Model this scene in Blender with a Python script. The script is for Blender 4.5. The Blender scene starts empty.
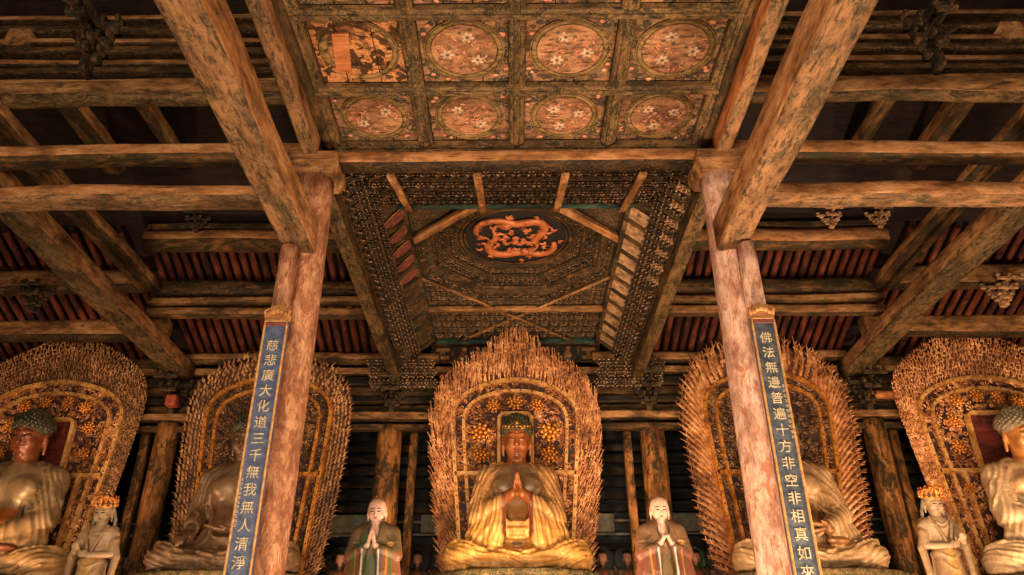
import bpy, math, random
import numpy as np
from mathutils import Vector, Matrix
random.seed(7); RNG = np.random.default_rng(11)
C = bpy.context.scene.collection
PI = math.pi

# ------------------------------------------------------------------ objects
def tag(o, label=None, cat=None, group=None, kind=None):
    if label: o['label'] = label
    if cat: o['category'] = cat
    if group: o['group'] = group
    if kind: o['kind'] = kind
    return o

def thing(name, label, cat, loc=(0, 0, 0), rz=0.0, group=None):
    o = bpy.data.objects.new(name, None); C.objects.link(o)
    o.location = loc; o.rotation_euler = (0, 0, rz); o.empty_display_size = .2
    return tag(o, label, cat, group, 'thing')

def place(o, loc=(0, 0, 0), rot=(0, 0, 0), scale=(1, 1, 1)):
    o.location = loc; o.rotation_euler = rot; o.scale = scale; return o

def copy_tree(o, parent=None):
    c = o.copy(); C.objects.link(c)
    if parent is not None: c.parent = parent
    for ch in [x for x in C.objects if x.parent == o]: copy_tree(ch, c)
    return c

class MB:
    """collects geometry for ONE mesh"""
    def __init__(s): s.v = []; s.f = []; s.m = []; s.sm = []
    def add(s, V, F, mi=0, smooth=False):
        b = len(s.v); s.v.extend([tuple(map(float, p)) for p in V])
        for f in F: s.f.append(tuple(i + b for i in f)); s.m.append(mi); s.sm.append(smooth)
        return s
    def box(s, c, d, mi=0, M=None, ch=0.0):
        x, y, z = d[0] / 2, d[1] / 2, d[2] / 2
        if ch <= 0:
            V = [(a * x, b * y, e * z) for a in (-1, 1) for b in (-1, 1) for e in (-1, 1)]
            F = [(0, 1, 3, 2), (4, 6, 7, 5), (0, 4, 5, 1), (2, 3, 7, 6), (0, 2, 6, 4), (1, 5, 7, 3)]
        else:
            ch = min(ch, x * .9, y * .9, z * .9)
            V = []; ring = []
            for e, q in ((-z, ch), (-z + ch, 0), (z - ch, 0), (z, ch)):
                X, Y = x - q, y - q; k = ch if q == 0 else ch * .4
                pts = [(-X + k, -Y), (X - k, -Y), (X, -Y + k), (X, Y - k), (X - k, Y), (-X + k, Y), (-X, Y - k), (-X, -Y + k)]
                ring.append(len(V)); V += [(px, py, e) for px, py in pts]
            F = [tuple(range(7, -1, -1)), tuple(range(24, 32))]
            for r in range(3):
                for i in range(8):
                    j = (i + 1) % 8; F.append((r * 8 + i, r * 8 + j, r * 8 + 8 + j, r * 8 + 8 + i))
        V = [Vector(p) for p in V]
        if M is not None: V = [M @ p for p in V]
        c = Vector(c); return s.add([p + c for p in V], F, mi)
    def tube(s, P, R, n=8, mi=0, flat=1.0, up=None, cap=True, smooth=True):
        P = [Vector(p) for p in P]
        if not hasattr(R, '__len__'): R = [R] * len(P)
        V = []; F = []; N = len(P)
        prev = None
        for i in range(N):
            t = (P[min(i + 1, N - 1)] - P[max(i - 1, 0)])
            t = t.normalized() if t.length > 1e-9 else Vector((0, 0, 1))
            a = Vector(up) if up is not None else (Vector((0, 0, 1)) if abs(t.z) < .9 else Vector((0, 1, 0)))
            u = prev if (prev is not None and up is None) else a
            u = (u - t * u.dot(t)); u = u.normalized() if u.length > 1e-6 else t.orthogonal().normalized()
            prev = u; w = t.cross(u)
            for k in range(n):
                an = 2 * PI * k / n
                V.append(P[i] + (w * math.cos(an) + u * math.sin(an) * flat) * R[i])
        for i in range(N - 1):
            for k in range(n):
                j = (k + 1) % n; F.append((i * n + k, i * n + j, i * n + n + j, i * n + n + k))
        if cap: F.append(tuple(range(n - 1, -1, -1))); F.append(tuple((N - 1) * n + k for k in range(n)))
        return s.add(V, F, mi, smooth)
    def lathe(s, prof, n=24, c=(0, 0, 0), sx=1, sy=1, mi=0, smooth=True, cap=True):
        V = []; F = []
        for r, z in prof:
            for k in range(n):
                a = 2 * PI * k / n; V.append((c[0] + r * math.cos(a) * sx, c[1] + r * math.sin(a) * sy, c[2] + z))
        for i in range(len(prof) - 1):
            for k in range(n):
                j = (k + 1) % n; F.append((i * n + k, i * n + j, i * n + n + j, i * n + n + k))
        if cap: F.append(tuple(range(n - 1, -1, -1))); F.append(tuple((len(prof) - 1) * n + k for k in range(n)))
        return s.add(V, F, mi, smooth)
    def sphere(s, c, r, n=10, m=6, mi=0, sc=(1, 1, 1), M=None):
        V = []; F = []
        for i in range(m + 1):
            th = PI * i / m
            for k in range(n):
                a = 2 * PI * k / n
                V.append(Vector((r * sc[0] * math.sin(th) * math.cos(a), r * sc[1] * math.sin(th) * math.sin(a), r * sc[2] * math.cos(th))))
        for i in range(m):
            for k in range(n):
                j = (k + 1) % n; F.append((i * n + k, i * n + n + k, i * n + n + j, i * n + j))
        if M is not None: V = [M @ p for p in V]
        c = Vector(c); return s.add([p + c for p in V], F, mi, True)
    def prism(s, poly, z0, z1, mi=0, ax='z', smooth=False):
        """poly in 2D extruded along an axis: z -> (x,y); y -> (x,z)"""
        n = len(poly)
        def q(p, h): return (p[0], p[1], h) if ax == 'z' else ((p[0], h, p[1]) if ax == 'y' else (h, p[0], p[1]))
        V = [q(p, z0) for p in poly] + [q(p, z1) for p in poly]
        F = [tuple(range(n - 1, -1, -1)), tuple(range(n, 2 * n))] + [(i, (i + 1) % n, n + (i + 1) % n, n + i) for i in range(n)]
        return s.add(V, F, mi, smooth)
    def merge(s, o, M):
        return s.add([M @ Vector(p) for p in o.v], o.f, 0) if False else s._merge(o, M)
    def _merge(s, o, M):
        b = len(s.v); s.v.extend([tuple(M @ Vector(p)) for p in o.v])
        s.f.extend([tuple(i + b for i in f) for f in o.f]); s.m.extend(o.m); s.sm.extend(o.sm); return s
    def mesh(s, name, mats):
        me = bpy.data.meshes.new(name); me.from_pydata(s.v, [], s.f)
        for m in (mats if isinstance(mats, (list, tuple)) else [mats]): me.materials.append(m)
        me.polygons.foreach_set('material_index', s.m); me.polygons.foreach_set('use_smooth', s.sm)
        me.update(); return me
    def build(s, name, mats, parent=None, loc=(0, 0, 0), rot=(0, 0, 0)):
        o = bpy.data.objects.new(name, s.mesh(name, mats)); C.objects.link(o)
        if parent is not None: o.parent = parent
        o.location = loc; o.rotation_euler = rot; return o

# ------------------------------------------------------------------ materials
def hexc(r, g, b):
    f = lambda c: (c / 255 / 12.92) if c <= 10.3 else ((c / 255 + .055) / 1.055) ** 2.4
    return (f(r), f(g), f(b), 1)

class NT:
    def __init__(s, name, rough=.6, metal=0.0, spec=.5):
        s.mat = bpy.data.materials.new(name); s.mat.use_nodes = True
        s.t = s.mat.node_tree; s.b = s.t.nodes['Principled BSDF']
        s.b.inputs['Roughness'].default_value = rough; s.b.inputs['Metallic'].default_value = metal
        s.b.inputs['Specular IOR Level'].default_value = spec
        s.tc = s.n('ShaderNodeTexCoord')
    def n(s, ty, **k):
        o = s.t.nodes.new(ty)
        for a, v in k.items(): setattr(o, a, v)
        return o
    def l(s, a, b): s.t.links.new(a, b)
    def co(s, scale=(1, 1, 1), loc=(0, 0, 0), rnd=True):
        m = s.n('ShaderNodeMapping'); m.inputs['Scale'].default_value = scale; m.inputs['Location'].default_value = loc
        if rnd:
            oi = s.n('ShaderNodeObjectInfo'); ad = s.n('ShaderNodeVectorMath', operation='ADD')
            mu = s.n('ShaderNodeMath', operation='MULTIPLY'); mu.inputs[1].default_value = 37.0
            s.l(oi.outputs['Random'], mu.inputs[0]); s.l(s.tc.outputs['Object'], ad.inputs[0]); s.l(mu.outputs[0], ad.inputs[1])
            s.l(ad.outputs[0], m.inputs['Vector'])
        else: s.l(s.tc.outputs['Object'], m.inputs['Vector'])
        return m.outputs[0]
    def noise(s, co, sc, det=6, rough=.6, dist=0.0):
        o = s.n('ShaderNodeTexNoise'); o.inputs['Scale'].default_value = sc; o.inputs['Detail'].default_value = det
        o.inputs['Roughness'].default_value = rough; o.inputs['Distortion'].default_value = dist
        s.l(co, o.inputs['Vector']); return o.outputs['Fac']
    def vor(s, co, sc, feat='F1', out='Distance'):
        o = s.n('ShaderNodeTexVoronoi', feature=feat); o.inputs['Scale'].default_value = sc; s.l(co, o.inputs['Vector']); return o.outputs[out]
    def ramp(s, f, stops, const=False):
        r = s.n('ShaderNodeValToRGB'); e = r.color_ramp.elements
        if const: r.color_ramp.interpolation = 'CONSTANT'
        while len(e) < len(stops): e.new(.5)
        for i, (p, c) in enumerate(stops):
            e[i].position = p; e[i].color = c if hasattr(c, '__len__') else (c, c, c, 1)
        s.l(f, r.inputs[0]); return r.outputs[0]
    def mix(s, f, a, b, mode='MIX'):
        m = s.n('ShaderNodeMix', data_type='RGBA', blend_type=mode)
        for sock, v in ((m.inputs[0], f), (m.inputs[6], a), (m.inputs[7], b)):
            if hasattr(v, 'links') or hasattr(v, 'is_linked'): s.l(v, sock)
            else: sock.default_value = v
        return m.outputs[2]
    def math(s, op, a, b=None):
        m = s.n('ShaderNodeMath', operation=op)
        for i, v in enumerate((a, b)):
            if v is None: continue
            if hasattr(v, 'is_linked'): s.l(v, m.inputs[i])
            else: m.inputs[i].default_value = v
        return m.outputs[0]
    def bump(s, f, st=.4, dist=.03):
        b = s.n('ShaderNodeBump'); b.inputs['Strength'].default_value = st; b.inputs['Distance'].default_value = dist
        s.l(f, b.inputs['Height']); s.l(b.outputs[0], s.b.inputs['Normal'])
    def col(s, c):
        if hasattr(c, 'is_linked'): s.l(c, s.b.inputs['Base Color'])
        else: s.b.inputs['Base Color'].default_value = c
        return s.mat

def wood(name, dark, mid, light, sc=1.0, st=.22, rough=.75, bias=0.0, peel=None, peel_at=.62):
    """old timber: grain stretched along local X, stains and worn patches"""
    t = NT(name, rough, 0.0, .22)
    g = t.co((st, 1, 1)); c = t.co((.5, 1, 1))
    n1 = t.noise(g, 9 * sc, 8, .7, .4)
    n2 = t.noise(c, 2.2 * sc, 6, .65)
    f = t.math('ADD', t.math('MULTIPLY', n1, .55), t.math('MULTIPLY', n2, .55))
    col = t.ramp(f, [(.40 - bias, dark), (.53 - bias, mid), (.68 - bias, light)])
    if peel is not None:
        n3 = t.noise(c, 3.5 * sc, 10, .75, .5)
        m = t.ramp(n3, [(peel_at - .03, 0.0), (peel_at + .03, 1.0)])
        col = t.mix(m, col, peel)
    cr = t.noise(t.co((.06, 1, 1)), 22 * sc, 4, .6)
    crm = t.ramp(cr, [(.30, 1.0), (.37, 0.0)])
    col = t.mix(t.math('MULTIPLY', crm, .75), col, (dark[0] * .35, dark[1] * .35, dark[2] * .35, 1))
    gm = t.noise(t.co((.45, 1, 1), (5, 11, 3)), 1.7 * sc, 12, .72, .3)
    col = t.mix(t.math('MULTIPLY', t.ramp(gm, [(.47, 0.0), (.62, 1.0)]), .72), col, (dark[0] * .8, dark[1] * .85, dark[2] * .8, 1))
    sp = t.noise(t.co((.8, 1, 1), (1, 2, 3)), 26, 5, .7)
    col = t.mix(t.math('MULTIPLY', t.ramp(sp, [(.60, 0.0), (.68, 1.0)]), .6), col, (dark[0] * .5, dark[1] * .5, dark[2] * .5, 1))
    t.bump(t.math('ADD', n1, t.math('MULTIPLY', crm, -.6)), .7, .03)
    return t.col(col)

def painted(name, ground, line, accent, wornc, sc=3.0, wear=.55, rough=.7, st=.6):
    """worn painted scrollwork on timber"""
    t = NT(name, rough, 0.0, .2)
    c = t.co((st, 1, 1)); wv = t.n('ShaderNodeVectorMath', operation='ADD')
    nz = t.n('ShaderNodeTexNoise'); nz.inputs['Scale'].default_value = sc * .8; t.l(c, nz.inputs['Vector'])
    sm = t.n('ShaderNodeVectorMath', operation='SCALE'); sm.inputs['Scale'].default_value = .5
    t.l(nz.outputs['Color'], sm.inputs[0]); t.l(c, wv.inputs[0]); t.l(sm.outputs[0], wv.inputs[1])
    v = t.vor(wv.outputs[0], sc, 'F1')
    rings = t.math('SINE', t.math('MULTIPLY', v, 22.0))
    lm = t.ramp(rings, [(.55, 0.0), (.8, 1.0)])
    base = t.mix(t.ramp(t.vor(wv.outputs[0], sc, 'F1', 'Color'), [(.45, 0.0), (.55, 1.0)]), ground, accent)
    col = t.mix(t.math('MULTIPLY', lm, .55), base, line)
    n3 = t.noise(t.co((.5, 1, 1), (3, 1, 7)), 3.2, 10, .75, .4)
    col = t.mix(t.ramp(n3, [(wear - .06, 0.0), (wear + .06, 1.0)]), col, wornc)
    n4 = t.noise(t.co((.3, 1, 1), (9, 4, 2)), 14, 6, .7)
    col = t.mix(t.math('MULTIPLY', t.ramp(n4, [(.36, 1.0), (.5, 0.0)]), .85), col, (.012, .008, .004, 1))
    gm = t.noise(t.co((.5, 1, 1), (5, 11, 3)), 1.9, 12, .72, .3)
    col = t.mix(t.math('MULTIPLY', t.ramp(gm, [(.46, 0.0), (.62, 1.0)]), .7), col, (ground[0] * .22, ground[1] * .22, ground[2] * .2, 1))
    t.bump(t.math('ADD', n4, t.math('MULTIPLY', rings, .15)), .6, .025)
    return t.col(col)

def gilt(name, dark, mid, light, sc=14, rough=.42, metal=.55):
    t = NT(name, rough, metal)
    c = t.co((1, 1, 1)); n = t.noise(c, sc, 8, .7); n2 = t.noise(c, sc * .22, 4, .6)
    f = t.math('ADD', t.math('MULTIPLY', n, .6), t.math('MULTIPLY', n2, .45))
    col = t.ramp(f, [(.40, dark), (.53, mid), (.66, light)])
    t.bump(n, .35, .02)
    return t.col(col)

def plain(name, c1, c2, sc=8, rough=.7, metal=0.0, bump=.2):
    t = NT(name, rough, metal); n = t.noise(t.co(), sc, 8, .65)
    t.bump(n, bump, .02)
    return t.col(t.ramp(n, [(.35, c1), (.65, c2)]))

def vcol_mat(name, rough=.55, metal=0.0, dirt=.5, sc=7):
    """colour comes from the object's own paint layer, broken up by dirt and wear"""
    t = NT(name, rough, metal)
    a = t.n('ShaderNodeVertexColor'); a.layer_name = 'Col'
    n = t.noise(t.co(), sc, 9, .7); n2 = t.noise(t.co(), sc * 4, 5, .6)
    m = t.math('MULTIPLY', t.ramp(n, [(.38, 1.0), (.58, 0.0)]), dirt)
    dk = t.mix(1.0, a.outputs['Color'], (.28, .20, .13, 1), 'MULTIPLY')
    col = t.mix(m, a.outputs['Color'], dk)
    t.bump(n2, .18, .02)
    return t.col(col)
M = {}
M['wood_tan'] = wood('timber_tan', hexc(50, 30, 16), hexc(134, 90, 52), hexc(182, 132, 84), peel=hexc(66, 50, 26), peel_at=.60)
M['wood_warm'] = wood('timber_warm', hexc(74, 42, 22), hexc(164, 108, 62), hexc(206, 150, 100), peel=hexc(96, 70, 38), peel_at=.63)
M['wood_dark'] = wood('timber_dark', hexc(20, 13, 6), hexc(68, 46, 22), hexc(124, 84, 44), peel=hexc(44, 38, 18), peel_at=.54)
M['wood_black'] = wood('timber_blackened', hexc(8, 6, 4), hexc(30, 22, 14), hexc(64, 46, 28))
M['wood_orange'] = wood('timber_orange', hexc(96, 48, 22), hexc(168, 96, 48), hexc(208, 136, 80))
M['col_pink'] = wood('column_paint_pink', hexc(136, 82, 62), hexc(200, 152, 126), hexc(222, 182, 160), sc=2.0, st=.25, rough=.7, bias=.03, peel=hexc(176, 116, 88), peel_at=.55)
M['col_brown'] = wood('column_paint_brown', hexc(104, 60, 38), hexc(172, 118, 84), hexc(200, 150, 114), sc=2.0, st=.25, rough=.7, bias=.02, peel=hexc(144, 90, 62), peel_at=.52)
M['col_back'] = wood('column_back', hexc(36, 20, 10), hexc(120, 74, 34), hexc(184, 122, 62), peel=hexc(56, 42, 20), peel_at=.53)
M['paint_beam'] = painted('beam_scrollwork', hexc(112, 82, 54), hexc(150, 116, 80), hexc(88, 70, 44), hexc(154, 108, 70), sc=4.6, wear=.50)
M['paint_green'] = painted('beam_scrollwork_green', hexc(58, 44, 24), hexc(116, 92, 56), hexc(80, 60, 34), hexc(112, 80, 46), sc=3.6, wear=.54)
M['paint_dark'] = painted('beam_dark_pattern', hexc(42, 29, 15), hexc(104, 74, 42), hexc(60, 41, 22), hexc(88, 60, 33), sc=4.0, wear=.58)
M['rafter_red'] = wood('rafter_red', hexc(24, 8, 5), hexc(84, 34, 17), hexc(124, 62, 34), bias=-.04)
M['rafter_dark'] = wood('rafter_maroon', hexc(10, 5, 4), hexc(26, 12, 8), hexc(42, 22, 13))
M['gold'] = gilt('gilding', hexc(120, 62, 18), hexc(204, 126, 46), hexc(236, 170, 84))
M['gold_frame'] = gilt('gilded_frame', hexc(140, 86, 40), hexc(204, 144, 76), hexc(232, 182, 116), sc=9, rough=.45, metal=.35)
M['gold_flame'] = gilt('gilded_flames', hexc(84, 44, 22), hexc(184, 118, 68), hexc(238, 178, 120), sc=6, rough=.5, metal=.3)
M['gold_old'] = gilt('gilded_flames_aged', hexc(58, 34, 18), hexc(140, 92, 50), hexc(206, 150, 94), sc=6, rough=.55, metal=.3)
M['filigree'] = gilt('gilded_filigree', hexc(70, 36, 18), hexc(158, 98, 54), hexc(226, 164, 106), sc=5, rough=.45, metal=.35)
M['filigree_old'] = gilt('gilded_filigree_aged', hexc(52, 32, 16), hexc(110, 72, 38), hexc(170, 120, 70), sc=5, rough=.5, metal=.3)
M['aureole_back'] = plain('aureole_dark_ground', hexc(26, 12, 10), hexc(58, 26, 22), 10)
M['niche_red'] = wood('niche_red_board', hexc(48, 16, 12), hexc(96, 36, 26), hexc(120, 52, 36))
M['stud'] = plain('stud_dark_red', hexc(84, 36, 20), hexc(130, 66, 36))
M['teal'] = wood('teal_paint', hexc(14, 24, 20), hexc(34, 62, 54), hexc(70, 92, 70), peel=hexc(60, 44, 26), peel_at=.58)
M['black'] = plain('soot_black', hexc(6, 5, 4), hexc(18, 14, 10))
M['olive'] = painted('ring_olive', hexc(140, 108, 62), hexc(164, 132, 86), hexc(108, 82, 46), hexc(150, 110, 68), sc=6, wear=.58)
M['ceil_paint'] = painted('coffer_corner_paint', hexc(150, 98, 68), hexc(186, 150, 108), hexc(60, 52, 38), hexc(140, 104, 70), sc=5, wear=.56, st=1)
M['ceil_disc'] = painted('coffer_disc_paint', hexc(160, 102, 70), hexc(204, 164, 122), hexc(128, 76, 50), hexc(178, 128, 88), sc=7, wear=.52, st=1)
M['ceil_rib'] = painted('coffer_rib_paint', hexc(104, 78, 46), hexc(160, 120, 76), hexc(66, 54, 32), hexc(134, 96, 58), sc=6, wear=.57)
M['ceil_bare'] = wood('coffer_bare_board', hexc(166, 92, 50), hexc(204, 124, 76), hexc(222, 148, 100))
M['ceil_peel'] = painted('coffer_peeling', hexc(206, 138, 84), hexc(120, 70, 40), hexc(60, 42, 24), hexc(190, 122, 74), sc=6, wear=.6, st=1)
M['flower_white'] = plain('flower_white_paint', hexc(150, 108, 82), hexc(212, 178, 144))
M['flower_core'] = plain('flower_core_paint', hexc(60, 56, 44), hexc(120, 84, 50))
M['dragon'] = gilt('dragon_orange', hexc(120, 58, 28), hexc(178, 98, 54), hexc(206, 132, 84), sc=10, rough=.5, metal=.2)
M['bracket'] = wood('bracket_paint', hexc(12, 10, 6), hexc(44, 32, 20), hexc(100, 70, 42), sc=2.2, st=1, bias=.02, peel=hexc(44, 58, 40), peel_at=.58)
M['bracket_tip'] = plain('bracket_tip_cream', hexc(46, 34, 22), hexc(196, 150, 108), 2.6)  # pale tips put the brackets' sparkle into the colour
M['bracket_lit'] = wood('bracket_paint_lit', hexc(58, 36, 20), hexc(138, 94, 58), hexc(206, 158, 110), sc=2.2, st=1, bias=.04, peel=hexc(58, 62, 40), peel_at=.60)  # lighter copy for right-hand brackets, their lit look put into the colour
M['caisson'] = painted('caisson_board', hexc(34, 28, 18), hexc(168, 128, 84), hexc(64, 46, 30), hexc(70, 54, 34), sc=8, wear=.62, st=1)
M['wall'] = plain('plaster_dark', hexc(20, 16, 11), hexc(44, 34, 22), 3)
M['wall_grey'] = plain('board_grey_green', hexc(70, 66, 50), hexc(104, 96, 76), 5)
M['floor'] = plain('stone_floor', hexc(70, 60, 48), hexc(104, 90, 70), 2)
M['brick'] = plain('altar_brick', hexc(60, 48, 36), hexc(98, 76, 54), 6)
M['blue'] = plain('board_blue', hexc(40, 50, 78), hexc(84, 92, 118), 9, .6)
M['slate'] = plain('board_slate', hexc(36, 44, 56), hexc(84, 86, 92), 9, .6)
M['border_gold'] = plain('board_border', hexc(140, 96, 50), hexc(196, 146, 86), 12)
M['char'] = plain('character_cream', hexc(150, 128, 96), hexc(208, 188, 152), 14)
M['red_block'] = plain('red_block', hexc(120, 44, 24), hexc(168, 70, 40))
M['hair'] = plain('hair_bronze', hexc(26, 30, 20), hexc(84, 76, 48), 8, .5)
M['hair_grey'] = plain('hair_grey', hexc(88, 76, 56), hexc(150, 128, 98), 8, .6)
M['crown'] = gilt('crown_gold', hexc(150, 80, 30), hexc(206, 124, 52), hexc(232, 168, 92), sc=8)
M['skin'] = vcol_mat('statue_body', .38, .25, .45, 5)
M['robe'] = vcol_mat('statue_robe', .5, .1, .5, 4)
M['paintc'] = vcol_mat('painted_clay', .5, 0, .35, 6)
M['lotus'] = painted('lotus_throne', hexc(104, 84, 52), hexc(160, 126, 82), hexc(70, 66, 40), hexc(132, 98, 60), sc=5, wear=.6, st=1)
M['metal_grey'] = plain('added_flood_housing', hexc(30, 30, 32), hexc(52, 52, 54), 20, .4, .7)
M['grey_stripe'] = plain('weathered_board', hexc(84, 76, 60), hexc(126, 112, 88), 6)
# ================================================================== beams
def sweep_mesh(L, w, h, rnd, segs, wob, seed, ztaper=0.0):
    """beam along local X, origin at its start, section centred on the axis; slot 0 sides, slot 1 underside"""
    r = random.Random(seed); mb = MB()
    k = min(rnd, w * .45, h * .45)
    sec = []
    for sy, sz, a0 in ((1, 1, 0), (-1, 1, 90), (-1, -1, 180), (1, -1, 270)):
        for a in (0, 30, 60, 90):
            an = math.radians(a0 + a)
            sec.append((sy * (w / 2 - k) + k * math.cos(an), sz * (h / 2 - k) + k * math.sin(an)))
    n = len(sec); ph = [r.random() * 6 for _ in range(6)]
    V = []
    for i in range(segs + 1):
        x = L * i / segs
        oy = wob * math.sin(x * .9 + ph[0]) + wob * .5 * math.sin(x * 2.3 + ph[1])
        oz = wob * math.sin(x * .7 + ph[2]) + wob * .5 * math.sin(x * 1.9 + ph[3])
        s = 1 + .03 * math.sin(x * 1.3 + ph[4])
        for (y, z) in sec:
            V.append((x, y * s + oy + r.uniform(-1, 1) * wob * .18, z * s + oz + r.uniform(-1, 1) * wob * .18))
    for i in range(segs):
        for a in range(n):
            b = (a + 1) % n
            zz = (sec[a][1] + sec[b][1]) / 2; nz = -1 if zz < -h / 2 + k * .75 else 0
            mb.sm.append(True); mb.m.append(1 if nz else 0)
            mb.f.append((i * n + a, i * n + n + a, i * n + n + b, i * n + b))
    mb.f.append(tuple(range(n))); mb.m.append(0); mb.sm.append(False)
    mb.f.append(tuple(segs * n + a for a in range(n - 1, -1, -1))); mb.m.append(0); mb.sm.append(False)
    mb.v = V
    return mb

_bs = [0]
def beam(name, p0, p1, w, h, side='wood_tan', under='paint_beam', rnd=.05, wob=.012, label=None, cat='beam', group=None, parent=None, kind='thing'):
    """p0,p1: ends of the section's CENTRE line"""
    _bs[0] += 1
    p0, p1 = Vector(p0), Vector(p1); d = p1 - p0; L = d.length
    mb = sweep_mesh(L, w, h, rnd, max(3, int(L * 2)), wob, _bs[0])
    o = mb.build(name, [M[side], M[under]], parent)
    x = d.normalized(); y = Vector((0, 0, 1)).cross(x)
    y = y.normalized() if y.length > 1e-6 else Vector((0, 1, 0)); z = x.cross(y)
    m = Matrix((x, y, z)).transposed().to_4x4(); m.translation = p0
    if parent is None: tag(o, label, cat, group, kind)
    o.matrix_local = m
    return o

def box_part(name, lo, hi, mat, parent=None, ch=.01):
    c = [(a + b) / 2 for a, b in zip(lo, hi)]; d = [b - a for a, b in zip(lo, hi)]
    mb = MB(); mb.box((0, 0, 0), d, ch=ch)
    return mb.build(name, M[mat], parent, c)

# ------------------------------------------------------------------ shell
def shell(name, lo, hi, mat): return tag(box_part(name, lo, hi, mat, ch=0), kind='structure')
shell('floor', (-18, -9, -.3), (18, 24.5, 0), 'floor')
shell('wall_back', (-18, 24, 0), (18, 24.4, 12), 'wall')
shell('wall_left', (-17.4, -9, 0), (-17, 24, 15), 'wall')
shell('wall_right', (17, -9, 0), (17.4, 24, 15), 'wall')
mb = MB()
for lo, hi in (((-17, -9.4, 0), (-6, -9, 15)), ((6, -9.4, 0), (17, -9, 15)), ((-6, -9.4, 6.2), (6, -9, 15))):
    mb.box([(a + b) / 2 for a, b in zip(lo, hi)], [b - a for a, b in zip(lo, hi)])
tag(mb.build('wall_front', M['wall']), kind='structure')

# ------------------------------------------------------------------ roof: boards and rafters
RY = [(24.6, 9.35), (21.2, 10.78), (18.4, 11.85), (16.6, 12.55), (13.6, 14.0), (10.8, 15.7), (3.0, 13.4), (-9.6, 9.5)]
def roof_z(y):
    for (a, za), (b, zb) in zip(RY, RY[1:]):
        if b <= y <= a: return za + (zb - za) * (a - y) / (a - b)
    return RY[0][1]
mb = MB()
V = []; F = []
for xa, xb, up in ((-17.4, -3.75, 0), (-3.75, 3.75, 1.6), (3.75, 17.4, 0)):
    V = []; F = []
    for y, z in RY: V += [(xa, y, z + .2 + up), (xb, y, z + .2 + up), (xa, y, z + .4 + up), (xb, y, z + .4 + up)]
    for i in range(len(RY) - 1):
        a = i * 4; F += [(a, a + 4, a + 5, a + 1), (a + 2, a + 3, a + 7, a + 6)]
    mb.add(V, F)
    if up:
        for x in (xa, xb):
            V = []; F = []
            for y, z in RY: V += [(x, y, z + .1), (x, y, z + .4 + up)]
            for i in range(len(RY) - 1): F.append((i * 2, i * 2 + 2, i * 2 + 3, i * 2 + 1))
            mb.add(V, F)
V = []; F = []
mb.add(V, F); tag(mb.build('ceiling', M['rafter_dark']), kind='structure')
# rafters: the rows one sees between the purlins of the back slope, each a timber of its own
proto = {}
def rafter(x, side):
    i0, i1 = (1, 3)
    y0, z0 = 22.4, roof_z(22.4); y1, z1 = 16.9, roof_z(16.9)
    key = 'r'
    if key not in proto:
        L = Vector((0, y0 - y1, z0 - z1)).length
        proto[key] = sweep_mesh(L, .17, .17, .08, 10, .006, 5).mesh('rafter', [M['rafter_red'], M['rafter_red']])
    o = bpy.data.objects.new('rafter', proto[key]); C.objects.link(o)
    p0 = Vector((x, y1, z1 - .0)); d = Vector((0, y0 - y1, z0 - z1)).normalized()
    X = d; Y = Vector((0, 0, 1)).cross(X).normalized(); Z = X.cross(Y)
    m = Matrix((X, Y, Z)).transposed().to_4x4(); m.translation = p0; o.matrix_local = m
    tag(o, 'round red rafter under the roof boards %s' % side, 'rafter', 'red rafters %s' % side, 'thing')
for i in range(23):
    rafter(-4.0 - i * .262, 'between left column and slanting beams')
    rafter(4.0 + i * .262, 'between right column and slanting beams')
for i in range(20):
    rafter(-10.45 - i * .30, 'beyond the left slanting beams')
    rafter(10.45 + i * .30, 'beyond the right slanting beams')

# ------------------------------------------------------------------ columns
def column(x, y, r, z1, mat, label, cap=True, name='timber_column', side=''):
    t = thing(name, label, 'column', (x, y, 0))
    rr = random.Random(int(x * 100)); n = 28; V = []; F = []; segs = 26
    for i in range(segs + 1):
        z = z1 * i / segs; q = r * (1 - .05 * i / segs)
        for k in range(n):
            a = 2 * PI * k / n
            q2 = q * (1 + .02 * math.sin(3 * a + z * .8) + .012 * rr.uniform(-1, 1))
            V.append((z, q2 * math.cos(a), q2 * math.sin(a)))
    for i in range(segs):
        for k in range(n):
            j = (k + 1) % n; F.append((i * n + k, i * n + n + k, i * n + n + j, i * n + j))
    F.append(tuple(range(n))); F.append(tuple(segs * n + k for k in range(n - 1, -1, -1)))
    mb = MB(); mb.add(V, F, 0, True)
    mb.build('shaft', M[mat], t, (0, 0, 0), (0, -PI / 2, 0))
    b = MB(); b.lathe([(r * 1.5, 0), (r * 1.55, .12), (r * 1.25, .22), (r * 1.08, .26)], 28); b.build('stone_base', M['brick'], t)
    if cap:
        c = MB(); c.box((0, 0, .3), (r * 2.5, r * 2.5, .2), ch=.03)
        c.add([(sx * r * (1.0 if z == 0 else 1.25), sy * r * (1.0 if z == 0 else 1.25), z) for z in (0, .2) for sx, sy in ((-1, -1), (1, -1), (1, 1), (-1, 1))],
              [(3, 2, 1, 0), (0, 1, 5, 4), (1, 2, 6, 5), (2, 3, 7, 6), (3, 0, 4, 7)])
        c.build('capital_block', M['wood_tan'], t, (0, 0, z1))
    return t
column(-3.58, 11.0, .345, 9.68, 'col_brown', 'tall brown-pink round timber column behind the blue couplet board')
column(3.58, 11.0, .345, 9.68, 'col_pink', 'tall pale pink round timber column behind the slate couplet board')
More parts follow.
